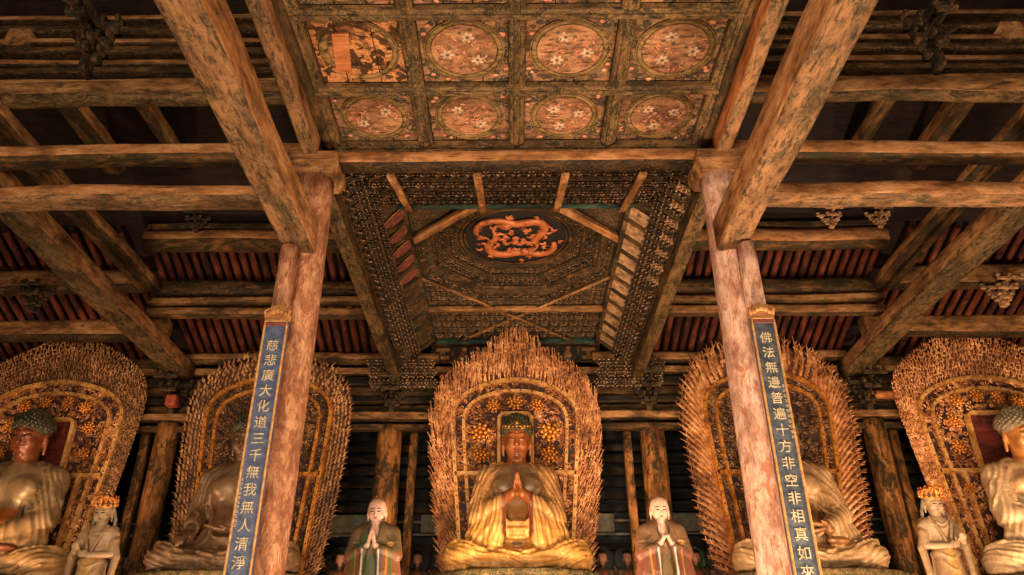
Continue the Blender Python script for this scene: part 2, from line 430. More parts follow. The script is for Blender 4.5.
for sx, mt, lb in ((-1, 'col_brown', 'slender brown prop post holding up the big left beam, blue board on its front'), (1, 'col_pink', 'slender pink prop post holding up the big right beam, slate board on its front')):
    t = thing('prop_post', lb, 'post', (sx * 3.68, 10.5, 0))
    mb = MB(); mb.tube([(x, 0, 0) for x in np.linspace(0, 8.03, 20)], [.15 + .004 * math.sin(i * 1.7) for i in range(20)], 14)
    mb.build('shaft', M[mt], t, (0, 0, 0), (0, -PI / 2, 0))
    box_part('base_stone', (-.22, -.15, 0), (.22, .18, .1), 'brick', t)
# rear columns
column(-3.66, 21.3, .37, 8.45, 'col_back', 'thick brown rear column left of the central gilded halo', cap=False)
column(3.92, 21.3, .37, 8.45, 'col_back', 'thick brown rear column right of the central gilded halo', cap=False)
column(-10.0, 21.1, .33, 8.5, 'col_back', 'brown rear column beneath the red block, between the two left halos', cap=False)
column(10.25, 21.1, .33, 8.5, 'col_back', 'brown rear column beneath the orange tie, between the two right halos', cap=False)
for x, lb in ((-2.98, 'thin brown post just right of the left central rear column'), (3.2, 'thin bright brown post just left of the right central rear column'),
              (-10.75, 'dark thin post left of the outer left rear column'), (10.95, 'thin post right of the outer right rear column'),
              (-9.35, 'dark thin post right of the outer left rear column'), (9.45, 'dark thin post left of the outer right rear column')):
    o = beam('side_post', (x, 21.45, 0), (x, 21.45, 8.4), .24, .24, 'col_back' if abs(x) < 5 or abs(x) > 10.4 else 'wood_dark', 'col_back', label=lb, cat='post')

# ------------------------------------------------------------------ long beams running into the depth
for sx, s in ((-1, 'left'), (1, 'right')):
    beam('crossing_beam', (sx * 3.56 - .03, 2.5, 8.36), (sx * 3.56 - .03, 10.72, 8.36), .50, .60, 'wood_warm', 'paint_beam', .07, .014,
         label='massive pale painted beam slanting down to the %s column' % s)
    beam('crossing_beam', (sx * 3.61, 4.5, 10.25), (sx * 3.61, 10.9, 10.25), .26, .50, 'wood_orange' if sx > 0 else 'wood_tan', 'paint_beam', .04, .01,
         label='slim long beam beside the %s edge of the painted coffered ceiling' % s)
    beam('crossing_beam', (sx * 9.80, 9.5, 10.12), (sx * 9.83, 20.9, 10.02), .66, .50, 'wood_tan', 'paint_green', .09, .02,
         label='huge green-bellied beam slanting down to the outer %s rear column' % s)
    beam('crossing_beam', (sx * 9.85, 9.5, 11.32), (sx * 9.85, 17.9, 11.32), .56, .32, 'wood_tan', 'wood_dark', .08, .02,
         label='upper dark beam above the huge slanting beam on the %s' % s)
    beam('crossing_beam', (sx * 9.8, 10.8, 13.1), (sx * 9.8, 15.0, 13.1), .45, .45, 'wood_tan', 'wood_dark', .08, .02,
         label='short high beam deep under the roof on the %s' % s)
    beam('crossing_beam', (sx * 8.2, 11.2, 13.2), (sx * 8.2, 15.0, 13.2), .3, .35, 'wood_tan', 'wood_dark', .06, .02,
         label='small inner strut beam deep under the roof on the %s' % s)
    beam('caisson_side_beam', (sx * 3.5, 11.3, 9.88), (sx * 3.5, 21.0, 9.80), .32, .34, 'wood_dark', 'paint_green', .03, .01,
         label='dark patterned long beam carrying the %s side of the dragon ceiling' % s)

# ------------------------------------------------------------------ cross beams
beam('tie_beam', (-3.35, 10.98, 10.12), (3.35, 10.98, 10.12), .34, .32, 'wood_warm', 'paint_dark', .10, .008,
     label='pale beam between the two columns, between coffers and dragon ceiling')
for sx, s in ((-1, 'left'), (1, 'right')):
    e0, e1 = sx * 3.9, sx * 16.9
    beam('tie_beam', (sx * 3.8, 10.98, 10.27), (e1, 10.98, 10.27), .36, .34, 'wood_warm', 'wood_dark', .08, .02,
         label='upper of the two long level beams crossing to the %s column' % s)
    beam('tie_beam', (sx * 3.95, 10.96, 9.33), (e1, 10.96, 9.33), .42, .32, 'wood_warm', 'paint_beam', .08, .02,
         label='lower of the two long level beams crossing to the %s column' % s)
    beam('purlin', (sx * 3.9, 10.88, 11.66), (e1, 10.88, 11.66), .34, .46, 'wood_tan', 'paint_green', .12, .02,
         label='thick rounded beam below the bracket tiers at the top %s' % s, cat='beam')
    beam('purlin', (sx * 3.9, 10.2, 13.72), (e1, 10.2, 13.72), .34, .30, 'wood_tan', 'paint_green', .08, .02,
         label='topmost level beam at the upper %s edge' % s, cat='beam')
    # tiers of the bracket wall
    zz = [11.98, 12.22, 12.48, 12.76, 13.04, 13.34, 13.7]
    for i, z in enumerate(zz):
        beam('bracket_tier_board', (sx * 3.9, 10.98 - .03 * (i % 2), z), (e1, 10.98 - .03 * (i % 2), z), .22 + .05 * (i % 2), .15, 'wood_dark' if i % 2 else 'wood_tan', 'paint_dark', .03, .012,
             label='%s board of the dark stacked tiers at the top %s' % (['lowest', 'second lowest', 'third lowest', 'middle', 'third highest', 'second highest', 'highest'][i], s), cat='board')
    # back slope purlins
    beam('purlin', (sx * 3.7, 16.8, 12.02), (sx * 9.6, 16.8, 12.02), .50, .56, 'wood_warm', 'wood_dark', .22, .02,
         label='round log purlin above the upper row of red rafters on the %s' % s, cat='beam')
    for z_, lb_ in ((12.42, 'thin'),):
        beam('tier_board', (sx * 3.8, 16.75, z_), (sx * 9.6, 16.75, z_), .2, .16, 'wood_dark', 'wood_dark', .03, .015,
             label='%s dark board resting above the round log purlin on the %s' % (lb_, s), cat='board')
    beam('purlin', (sx * 3.7, 18.3, 11.42), (sx * 9.9, 18.3, 11.42), .36, .42, 'wood_dark', 'paint_dark', .14, .02,
         label='dark purlin midway between the two rows of red rafters on the %s' % s, cat='beam')
    beam('tie_beam', (sx * 3.7, 18.25, 11.0), (sx * 9.9, 18.25, 11.0), .24, .22, 'wood_tan', 'wood_dark', .04, .02,
         label='thin tie under the middle purlin on the %s' % s)
    beam('tie_beam', (sx * 3.7, 18.3, 10.68), (sx * 9.9, 18.3, 10.68), .26, .26, 'wood_tan', 'wood_dark', .05, .02,
         label='lower tie just above the lower row of red rafters on the %s' % s)
    beam('purlin', (sx * 2.3, 21.1, 10.52), (sx * 9.9, 21.1, 10.52), .32, .34, 'wood_tan', 'wood_dark', .12, .02,
         label='eave purlin below the lower row of red rafters on the %s' % s, cat='beam')
    beam('purlin', (sx * 10.1, 18.0, 11.5), (e1, 18.0, 11.5), .42, .62, 'wood_tan', 'paint_dark', .12, .02,
         label='upper level beam beyond the huge slanting beam on the %s' % s, cat='beam')
    beam('purlin', (sx * 10.1, 20.0, 10.98), (e1, 20.0, 10.98), .42, .62, 'wood_tan', 'paint_dark', .12, .02,
         label='lower level beam above the outer %s halo' % s, cat='beam')
    beam('purlin', (sx * 9.9, 21.1, 10.35), (e1, 21.1, 10.35), .32, .3, 'wood_dark', 'wood_dark', .1, .02,
         label='dark eave beam directly behind the top of the outer %s halo' % s, cat='beam')

# ------------------------------------------------------------------ rear wall framework
LIN = [('pale lintel crossing the tops of the rear columns', 8.66, .22, 21.0, 'wood_tan'),
       ('darker lintel just under the pale one on the rear columns', 8.36, .18, 21.1, 'wood_dark'),
       ('lowest brown board above the rear lintel', 8.98, .24, 21.35, 'wood_dark'),
       ('second brown board above the rear lintel', 9.26, .2, 21.3, 'wood_black'),
       ('third brown board above the rear lintel', 9.52, .24, 21.25, 'wood_dark'),
       ('fourth brown board above the rear lintel', 9.80, .24, 21.2, 'wood_black'),
       ('top brown board above the rear lintel', 10.1, .22, 21.15, 'wood_tan')]
for lb, z, h, y, mt in LIN:
    beam('lintel', (-16.9, y, z), (16.9, y, z), .26, h, mt, 'wood_dark', .03, .012, label=lb, cat='beam')
for i in range(12):
    z = 4.3 + i * .36
    mt = 'wood_black' if i not in (2, 4, 5) else 'grey_stripe'
    hh = .2 if i not in (2,) else .3
    if i in (4, 5): hh = .07
    beam('wall_board', (-16.9, 23.2 - .03 * i, z), (16.9, 23.2 - .03 * i, z), .12, hh, mt, mt, .01, .01,
         label='%s horizontal board of the rear wall, counted upward' % ['lowest', 'second', 'third, grey', 'fourth', 'fifth, thin and grey', 'sixth, thin and grey', 'seventh', 'eighth', 'ninth', 'tenth', 'eleventh', 'twelfth'][i], cat='board')
for x, w, lb in ((-5.0, 1.5, 'grey-green wall panel left of the left praying monk'), (5.2, 1.7, 'pale grey wall panel right of the right clasping monk'),
                 (2.5, .7, 'small pale wall panel between the central halo and the right monk'), (-2.5, .6, 'small dim wall panel between the left monk and the central halo')):
    o = box_part('rear_wall_panel', (x - w / 2, 22.7, 5.74), (x + w / 2, 22.8, 6.26), 'wall_grey' if x < 0 else 'grey_stripe', ch=.02)
    tag(o, lb, 'panel', None, 'thing')  # plain grey panels of the rear wall
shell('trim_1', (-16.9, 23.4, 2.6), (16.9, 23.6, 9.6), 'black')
o = box_part('joint_block', (-9.98, 20.45, 8.88), (-9.68, 20.75, 9.2), 'red_block', ch=.03); tag(o, 'small red-orange block on top of the left outer rear column', 'block', None, 'thing')
beam('short_tie', (10.15, 20.8, 9.18), (11.5, 20.8, 9.18), .2, .22, 'wood_orange', 'wood_orange', label='short bright orange tie right of the outer right rear column', cat='beam')

# ------------------------------------------------------------------ bracket sets (dougong)
def dougong(w=1.0, tiers=3):
    """bracket cluster facing -Y: bearing block, crossing arms growing outward, small blocks"""
    mb = MB()
    mb.box((0, 0, .10 * w), (.26 * w, .26 * w, .2 * w), ch=.03 * w)
    for t in range(tiers):
        z = (.26 + t * .24) * w; L = (.62 + .34 * t) * w; pr = (.20 + .26 * t) * w
        mb.box((0, 0, z), (L, .11 * w, .13 * w), ch=.025 * w)
        mb.box((0, -pr / 2, z), (.11 * w, pr + .2 * w, .13 * w), ch=.025 * w)
        mb.box((0, -pr, z), (L * .72, .09 * w, .11 * w), ch=.02 * w)
        mb.tube([(0, -pr - .02 * w, z + .02 * w), (0, -pr - .18 * w, z - .02 * w), (0, -pr - .26 * w, z - .1 * w)], [.06 * w, .05 * w, .015 * w], 6)
        for q in (-1, 0, 1):
            mb.box((q * L * .44, 0, z + .12 * w), (.16 * w, .16 * w, .11 * w), 1, ch=.03 * w)
            mb.box((q * L * .32, -pr, z + .12 * w), (.14 * w, .14 * w, .11 * w), 1, ch=.03 * w)
    return mb
def dg(x, y, z, s, label, rz=0, mat='bracket', cat='bracket set', w=1.0, sx=1.0):
    o = dougong(w).build('bracket_set', [M[mat], M[mat] if mat == 'bracket' else M['bracket_tip']], None, (x, y, z), (0, 0, rz))
    o.scale = (s * sx, s, s); return tag(o, label, cat, None, 'thing')
dg(-8.15, 10.75, 12.0, 1.7, 'carved bracket set hanging in the dark tiers at the upper left', sx=.3)
dg(8.0, 10.75, 12.0, 1.7, 'carved bracket set hanging in the dark tiers at the upper right', sx=.3)
dg(-10.6, 10.75, 12.0, 1.6, 'dark bracket set at the extreme upper left edge', sx=.3)
dg(10.7, 10.75, 12.0, 1.6, 'bracket set at the extreme upper right edge', sx=.3)
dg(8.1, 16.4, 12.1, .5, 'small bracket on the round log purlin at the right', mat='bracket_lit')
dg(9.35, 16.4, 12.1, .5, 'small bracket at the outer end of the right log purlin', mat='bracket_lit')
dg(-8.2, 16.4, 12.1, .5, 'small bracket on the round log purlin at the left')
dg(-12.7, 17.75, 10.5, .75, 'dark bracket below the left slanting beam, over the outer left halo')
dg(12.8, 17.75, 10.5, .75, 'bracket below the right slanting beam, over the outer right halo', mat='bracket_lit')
dg(-3.6, 21.0, 8.75, 1.2, 'bracket set on the left central rear column', sx=.6)
dg(3.85, 21.0, 8.75, 1.3, 'bracket set on the right central rear column', sx=.6)
dg(-9.95, 21.0, 8.75, 1.2, 'bracket set on the outer left rear column', sx=.6)
dg(10.2, 21.0, 8.75, 1.2, 'bracket set on the outer right rear column', sx=.6)
# ================================================================== coffered ceiling in front of the columns
CZ = 10.46; P = 1.65
cof = thing('coffered_ceiling', 'painted coffered ceiling of red roundels in square frames between the columns', 'ceiling', (0, 0, CZ))
for i in range(-2, 3):
    x = i * P; w = .26
    mb = MB(); mb.box((0, 0, .0), (9.6 * .5, w, .16), ch=.03); mb.box((0, 0, -.09), (4.8, w * .4, .05), ch=.015)
    mb.build('rib', M['ceil_rib'], cof, (x, 8.6, .03), (0, 0, PI / 2))
for j, y in enumerate((11.0, 9.5, 7.9, 6.3)):
    mb = MB(); mb.box((0, 0, 0), (6.9, .20, .17), ch=.03); mb.box((0, 0, -.1), (6.9, .08, .05), ch=.015)
    mb.build('rib', M['ceil_rib'], cof, (0, y, .01))
# (3.4) 
beam('coffer_edge', (-3.4, 11.1, .0), (-3.4, 6.2, 0), .16, .3, 'wood_dark', 'wood_dark', parent=cof)
beam('coffer_edge', (3.4, 11.1, .0), (3.4, 6.2, 0), .16, .3, 'wood_dark', 'wood_dark', parent=cof)
def rosette(mb, x, y, z, r, mi_p, mi_c, n=6, ph=0.0):
    for k in range(n):
        a = 2 * PI * k / n + ph; pts = []
        for q in range(10):
            b = 2 * PI * q / 10
            px = r * .55 + r * .45 * math.cos(b); py = r * .24 * math.sin(b)
            pts.append((x + px * math.cos(a) - py * math.sin(a), y + px * math.sin(a) + py * math.cos(a)))
        mb.prism(pts, z - .006, z, mi_p)
    mb.prism([(x + r * .26 * math.cos(2 * PI * q / 10), y + r * .26 * math.sin(2 * PI * q / 10)) for q in range(10)], z - .012, z, mi_c)
def coffer(cx, cy, hx, hy, kind, seed):
    r = random.Random(seed)
    e = bpy.data.objects.new('coffer_panel', None); C.objects.link(e); e.parent = cof; e.location = (cx, cy, .06)
    # boards with gaps
    cuts = [-hx, -hx + 2 * hx * r.uniform(.28, .36), -hx + 2 * hx * r.uniform(.58, .7), hx]
    mb = MB()
    for a, b in zip(cuts, cuts[1:]): mb.box(((a + b) / 2, 0, .05), (b - a - .015, 2 * hy, .06), ch=.006)
    mb.build('boards', M['ceil_peel'] if kind == 'torn' else M['ceil_paint'], e)
    R = min(hx, hy) * .92
    if kind == 'torn':
        mb = MB(); mb.prism([(-hx * .62, hy * .55), (-hx * .28, hy * .62), (-hx * .12, -hy * .55), (-hx * .5, -hy * .5)], -.01, .03); mb.build('bare_board', M['ceil_bare'], e)
    mb = MB()
    N = 40
    mb.prism([(R * .8 * math.cos(2 * PI * k / N), R * .8 * math.sin(2 * PI * k / N)) for k in range(N)], .003, .03)
    if kind != 'torn': mb.build('disc', M['ceil_disc'], e)
    mb = MB(); rg = []
    full = range(N + 1) if kind != 'torn' else range(-9, 12)
    pts = [(R * .88 * math.cos(2 * PI * k / N), R * .88 * math.sin(2 * PI * k / N), .005) for k in full]
    mb.tube(pts, R * .062, 8, flat=.45, up=(0, 0, 1)); mb.tube([(p[0] * 1.1, p[1] * 1.1, p[2]) for p in pts], R * .022, 6, up=(0, 0, 1))
    mb.build('ring', M['olive'], e)
    if kind == 'torn':
        pts = [(R * .85 * math.cos(math.radians(a)), R * .85 * math.sin(math.radians(a)), .0) for a in range(140, 225, 8)]
        mb = MB(); mb.tube(pts, [.02 + .06 * math.sin(PI * i / (len(pts) - 1)) for i in range(len(pts))], 8, flat=.4, up=(0, 0, 1)); mb.build('ring_fragment', M['olive'], e)
    # painted flowers and leaf scrolls
    mb = MB(); nf = 3 if kind == 'good' else (2 if kind == 'faded' else 0); a0 = r.uniform(0, 6)
    for k in range(nf):
        a = a0 + 2 * PI * k / max(nf, 1)
        fb = MB(); rosette(fb, 0, 0, 0.0, R * .17, 0, 1, 6, r.uniform(0, 1))
        for q in range(5): aq = 1.25 * q; fb.sphere((R * .23 * math.cos(aq), R * .23 * math.sin(aq), .002), R * .055, 6, 4, 1, sc=(1, 1, .1))
        fb.build('painted_flower', [M['flower_white'], M['flower_core']], e, (R * .44 * math.cos(a), R * .44 * math.sin(a), 0))
    for k in range(26 if kind != 'torn' else 0):
        a = r.uniform(0, 2 * PI); q = R * .72 * math.sqrt(r.random()); b = r.uniform(0, 6)
        x, y = q * math.cos(a), q * math.sin(a)
        pts = [(x + .05 * s * math.cos(b + s * .5), y + .05 * s * math.sin(b + s * .5), 0.001) for s in (-1, -.4, .3, 1)]
        mb.tube(pts, [.006, .016, .014, .003], 5, 2, flat=.3, up=(0, 0, 1))
    for sx in (-1, 1):
        for sy in (-1, 1):
            if kind == 'torn' and r.random() < .6: continue
            for k in range(5):
                a = math.atan2(sy, sx) + r.uniform(-.35, .35); q = R * r.uniform(1.08, 1.22)
                x, y = q * math.cos(a) * hx / hy, q * math.sin(a)
                if abs(x) > hx * .95 or abs(y) > hy * .95: continue
                mb.sphere((x, y, .012), R * .075, 8, 4, 2 if k % 2 else 3, sc=(1, .8, .12))
    if mb.f: mb.build('painted_scrolls', [M['flower_white'], M['flower_core'], M['flower_leaf'], M['flower_dark']], e)
M['flower_leaf'] = plain('petal_rose', hexc(176, 86, 60), hexc(214, 150, 110)); M['flower_dark'] = plain('scroll_dark', hexc(46, 40, 30), hexc(86, 66, 44))
kinds = {(0, 0): 'faded', (1, 0): 'faded', (2, 0): 'good', (3, 0): 'good', (0, 1): 'torn', (1, 1): 'good', (2, 1): 'good', (3, 1): 'good',
         (0, 2): 'faded', (1, 2): 'good', (2, 2): 'faded', (3, 2): 'good'}
for (i, j), kd in kinds.items():
    y0, y1 = ((9.6, 10.9), (8.0, 9.4), (6.4, 7.8))[j]
    coffer((i - 1.5) * P, (y0 + y1) / 2, P / 2 - .13, (y1 - y0) / 2, kd, i * 7 + j)

# ================================================================== caisson with dragon roundel
KZ = 11.12; KX = 2.49; KY0, KYC, KY1 = 13.8, 16.26, 21.3; KS = 1.07
ca = thing('caisson_ceiling', 'deep carved well ceiling with dragon roundel and dense tiny brackets', 'caisson', (0, 0, 0))
def cb(name, a, b, w, h, side, under, rnd=.02): return beam(name, a, b, w, h, side, under, rnd, .004, parent=ca)
cb('rim_beam', (-KX - .1, KY0, KZ), (KX + .1, KY0, KZ), .14, .2, 'teal', 'teal')
cb('rim_beam', (-KX - .1, KY1, KZ), (KX + .1, KY1, KZ), .16, .16, 'teal', 'wood_dark')
for sx in (-1, 1):
    cb('rim_beam', (sx * KX, KY0, KZ), (sx * KX, KY1, KZ), .13, .16, 'teal', 'wood_dark')
    # corner beams of the octagon and the long crossing ones behind
    cb('corner_beam', (sx * 2.46, 15.35, KZ + .04), (sx * .83, 13.86, KZ + .04), .2, .14, 'wood_warm', 'wood_warm')
    cb('corner_beam', (sx * 2.46, 17.17, KZ + .03), (-sx * 1.7, 21.2, KZ + .03), .12, .1, 'wood_dark', 'wood_tan')
cb('rim_beam', (-KX, 18.99, KZ), (KX, 18.99, KZ), .16, .14, 'wood_tan', 'wood_tan')
def slab(poly, z0, z1, mi=0):
    mb = MB(); mb.prism(poly, z0, z1, mi); mb.build('corner_board', M['caisson'], ca)
for sx in (-1, 1):
    slab([(sx * KX, 13.8), (sx * .8, 13.8), (sx * KX, 15.4)][::sx], KZ + .12, KZ + .18)
slab([(-KX, 18.99), (KX, 18.99), (KX, 21.3), (-KX, 21.3)], KZ + .1, KZ + .16)
for sx in (-1, 1): slab([(sx * KX, 17.1), (sx * KX, 18.99), (sx * .66, 18.99)][::sx], KZ + .12, KZ + .18)
# octagonal dome
def octo(R, z, cy=KYC):
    return [(R / math.cos(PI / 8) * math.cos(PI / 8 + k * PI / 4), cy + R / math.cos(PI / 8) * math.sin(PI / 8 + k * PI / 4), z) for k in range(8)]
tiers = [(2.5, KZ + .02), (2.35, KZ + .17), (2.08, KZ + .21), (1.98, KZ + .45), (1.73, KZ + .53), (1.39, KZ + .70), (1.28, KZ + .8)]
mb = MB(); V = []; F = []
for R, z in tiers: V += octo(R, z)
for i in range(len(tiers) - 1):
    for k in range(8):
        j = (k + 1) % 8; F.append((i * 8 + k, i * 8 + 8 + k, i * 8 + 8 + j, i * 8 + j))
mb.add(V, F); mb.build('dome_boards', M['caisson'], ca)
for R, z, w in ((2.35, KZ + .12, .10), (2.03, KZ + .32, .09), (1.69, KZ + .5, .07)):
    mb = MB(); o = octo(R, z)
    for k in range(8): mb.tube([o[k], o[(k + 1) % 8]], w * .6, 6, smooth=False)
    mb.build('octagon_rail', M['wood_dark'], ca)
o1, o2 = octo(2.35, KZ + .12), octo(1.43, KZ + .66)
for k in range(8):
    mb = MB(); mb.tube([o1[k], o2[k]], .035, 6); mb.build('dome_rib', M['wood_dark'], ca)
# roundel
DZ = KZ + .66
rd = bpy.data.objects.new('dragon_roundel', None); C.objects.link(rd); rd.parent = ca; rd.location = (0, KYC, DZ); rd.scale = (1.07,) * 3
mb = MB(); N = 48
mb.prism([(1.3 * math.cos(2 * PI * k / N), 1.3 * math.sin(2 * PI * k / N)) for k in range(N)], .02, .08); mb.build('dark_disc', M['black'], rd)
mb = MB()
for R, r_ in ((1.40, .05), (1.30, .045), (1.2, .02)):
    mb.tube([(R * math.cos(2 * PI * k / N), R * math.sin(2 * PI * k / N), -.02) for k in range(N + 1)], r_, 8, up=(0, 0, 1))
mb.build('roundel_ring', M['wood_dark'], rd)
def dragon(s, ph, seed):
    """a coiling dragon in relief: scaled body, crest, four clawed legs, horned head"""
    r = random.Random(seed); mb = MB(); pts = []; rad = []
    for i in range(60):
        u = i / 59; a = ph + s * u * 4.1; R = .92 - .40 * u + .15 * math.sin(u * 15)
        pts.append(Vector((R * math.cos(a) * 1.0, R * math.sin(a), -.03 - .02 * math.sin(u * 20)))); rad.append(.03 + .085 * math.sin(PI * min(1, u * 1.15 + .04)) ** .6)
    mb.tube(pts, rad, 8, flat=.6, up=(0, 0, 1))
    for i in range(3, 57, 2):
        t = (pts[i + 1] - pts[i - 1]).normalized(); nrm = Vector((-t.y, t.x, 0)) * s
        mb.tube([pts[i], pts[i] + nrm * (rad[i] + .07) - t * .05], [.025, .003], 4)
    for i in (14, 22, 36, 46):
        t = (pts[i + 1] - pts[i - 1]).normalized(); nrm = Vector((-t.y, t.x, 0)) * (1 if i % 4 else -1)
        k = pts[i] + nrm * .14 + t * .06; f = k + nrm * .08 - t * .1
        mb.tube([pts[i], k, f], [.05, .035, .02], 6)
        for q in (-1, 0, 1, 2): mb.tube([f, f + (nrm * (.07 - .02 * abs(q)) + t * .04 * q)], [.014, .003], 4)
    h = pts[-1]; t = (pts[-1] - pts[-4]).normalized(); nrm = Vector((-t.y, t.x, 0))
    mb.sphere(h + t * .03, .13, 8, 6, sc=(1, 1, .6)); mb.tube([h + t * .05, h + t * .16 + nrm * .02], [.055, .03], 6); mb.tube([h + t * .04 - nrm * .05, h + t * .13 - nrm * .06], [.03, .015], 6)
    for q in (-1, 1): mb.tube([h, h - t * .1 + nrm * .08 * q, h - t * .18 + nrm * .06 * q], [.02, .014, .003], 5)
    for k in range(6): mb.tube([h, h - t * .06 + nrm * (.12 - .05 * k), h - t * .13 + nrm * (.15 - .06 * k)], [.02, .012, .002], 4)
    return mb
dragon(1, .2, 1).build('dragon_relief', M['dragon'], rd); dragon(1, .2 + PI, 2).build('dragon_relief', M['dragon'], rd)
mb = MB(); mb.sphere((0, 0, -.03), .09, 10, 6, sc=(1, 1, .5))
mb.build('pearl', M['dragon'], rd)
rq = random.Random(8); mb = MB()
for k in range(54):
    a = rq.uniform(0, 6.28); R = rq.uniform(.2, 1.08); b = rq.uniform(0, 6.28)
    pts = [(R * math.cos(a) + .10 * s_ * math.cos(b + .8 * s_), R * math.sin(a) + .10 * s_ * math.sin(b + .8 * s_), -.01) for s_ in (-1, -.3, .4, 1, 1.5)]
    mb.tube(pts, [.008, .045, .055, .03, .004], 6, flat=.5, up=(0, 0, 1))
o = mb.build('flame_wisps', M['dragon'], rd); o['kind'] = 'stuff'

# ---- slanting strips around the well: painted leaf panels, then rows of small brackets
mb = MB()
for sx in (-1, 1):
    V = [(sx * KX, KY0, KZ + .02), (sx * KX, KY1, KZ + .02), (sx * 2.95, KY1, KZ - .36), (sx * 2.95, KY0 - .7, KZ - .36), (sx * 3.35, KY1 + .3, KZ - 1.1), (sx * 3.35, 11.25, KZ - 1.1)]
    up = [(a, b, c + .05) for a, b, c in V]
    F = [(0, 1, 2, 3), (3, 2, 4, 5)] if sx < 0 else [(3, 2, 1, 0), (5, 4, 2, 3)]
    mb.add(V, F); mb.add(up, [f[::-1] for f in F])
V = [(-3.35, 11.2, KZ - .8), (3.35, 11.2, KZ - .8), (2.95, KY0 - .5, KZ - .1), (-2.95, KY0 - .5, KZ - .1), (KX, KY0, KZ + .1), (-KX, KY0, KZ + .1)]
mb.add(V, [(0, 1, 2, 3), (3, 2, 4, 5)])
mb.build('slanting_boards', M['caisson'], ca)
leafm = M['leaf_red'] = plain('leaf_panel_red', hexc(70, 28, 22), hexc(128, 62, 46), 8); M['leaf_lit'] = plain('leaf_panel_lit', hexc(84, 60, 40), hexc(196, 150, 106), 5)  # right-hand panels get a pale lit colour, the light put into it
for sx in (-1, 1):
    for k in range(11):
        y = KY0 + .25 + k * .66
        sl = Vector((sx * .46, 0, -.38)).normalized()
        c = Vector((sx * 2.72, y, KZ - .19))
        Y = Vector((0, 1, 0)); nrm = sl.cross(Y).normalized()
        if nrm.z > 0: nrm = -nrm
        m4 = Matrix((sl, Y, nrm)).transposed()
        mb = MB()
        if sx > 0 or k > 3: mb.box((0, 0, .02), (.5, .46, .03), 0, ch=.01)
        pts = [(.27 * math.cos(a) - sx * .10 * math.sin(a), .17 * math.sin(a) * (1 - .3 * math.cos(a))) for a in [2 * PI * q / 20 for q in range(20)]]
        if sx < 0 and k < 5: mb.prism([(a_ * 1.14, b_ * 1.2) for a_, b_ in pts], .035, .05, 3); mb.prism(pts, .03, .065, 1)
        mb.box((0, .29, .06), (.56, .045, .09), 2, ch=.01)
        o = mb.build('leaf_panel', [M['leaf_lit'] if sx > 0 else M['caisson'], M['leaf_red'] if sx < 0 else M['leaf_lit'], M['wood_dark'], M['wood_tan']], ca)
        mm = m4.to_4x4(); mm.translation = c; o.matrix_local = mm
for x in (-1.35, .0, 1.35, -.67, .67)[:0] or (-2.3, -.72, .88, 2.3):
    beam('strut_board', (x, 11.2, KZ - 1.14), (x, KY0 - .02, KZ - .2), .15, .08, 'wood_tan', 'wood_warm', .02, .003, parent=ca)
M['frieze_dark'] = painted('frieze_ground', hexc(30, 34, 28), hexc(60, 50, 34), hexc(70, 34, 24), hexc(44, 38, 26), sc=4, wear=.55, st=1)
# painted frieze above the altar at the rear of the well
fr = bpy.data.objects.new('painted_frieze', None); C.objects.link(fr); fr.parent = ca; fr.location = (0, 21.5, 10.86); fr.scale = (1.06,) * 3
mb = MB(); mb.box((0, .05, 0), (4.9, .06, .62)); mb.build('frieze_board', M['frieze_dark'], fr)
mb = MB()
for z in (-.3, .3): mb.box((0, 0, z), (4.9, .06, .05), ch=.01)
for k in range(9): mb.box((-2.42 + k * .605, 0, 0), (.06, .06, .6), ch=.01)
mb.build('frieze_frame', M['wood_dark'], fr)
r = random.Random(5)
for k in range(8):
    mb = MB()
    x = -2.12 + k * .605
    if k in (0, 7):
        mb.prism([(x - .2, -.2), (x + .2, -.2), (x + .2, -.1), (x + .06, -.1), (x + .06, .05), (x + .2, .05), (x + .2, .15), (x - .2, .15), (x - .2, .05), (x - .06, .05), (x - .06, -.1), (x - .2, -.1)], 0, .02, ax='y'); mb.build('frieze_scroll', M['wood_tan'], fr); continue
    mb.sphere((x + .02, .01, .12), .075, 10, 6, 0, sc=(1, .25, 1.1)); mb.sphere((x, .012, -.06), .14, 10, 6, 1 if k % 2 else 0, sc=(.9, .2, 1.0)); mb.sphere((x - .05, .014, -.16), .15, 10, 5, 2, sc=(1.1, .15, .5))
    mb.build('frieze_figure', [M['wood_warm'], M['leaf_red'], M['flower_dark']], fr)

# ---- tiny brackets
unit = dougong(1.0, 3)
ume = {'bracket': unit.mesh('tiny_bracket', [M['bracket'], M['bracket_tip']]), 'bracket_lit': unit.mesh('tiny_bracket_lit', [M['bracket_lit'], M['bracket_tip']])}
spots = []
for sx in (-1, 1):
    for row, (x, z) in enumerate(((3.28, KZ - 1.12), (3.18, KZ - .92), (3.06, KZ - .70))):
        for k in range(33):
            y = 11.6 + k * .3 + (row % 2) * .15
            if y > 21.2: continue
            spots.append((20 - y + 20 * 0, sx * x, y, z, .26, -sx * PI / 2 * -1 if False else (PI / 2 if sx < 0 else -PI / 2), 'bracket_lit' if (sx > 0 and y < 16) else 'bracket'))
for row, (y, z) in enumerate(((11.5, KZ - 1.02), (12.1, KZ - .84), (12.7, KZ - .64), (13.25, KZ - .42))):
    for k in range(22):
        spots.append((9, -3.0 + k * .285 + (row % 2) * .12, y, z, .25, PI, 'bracket'))
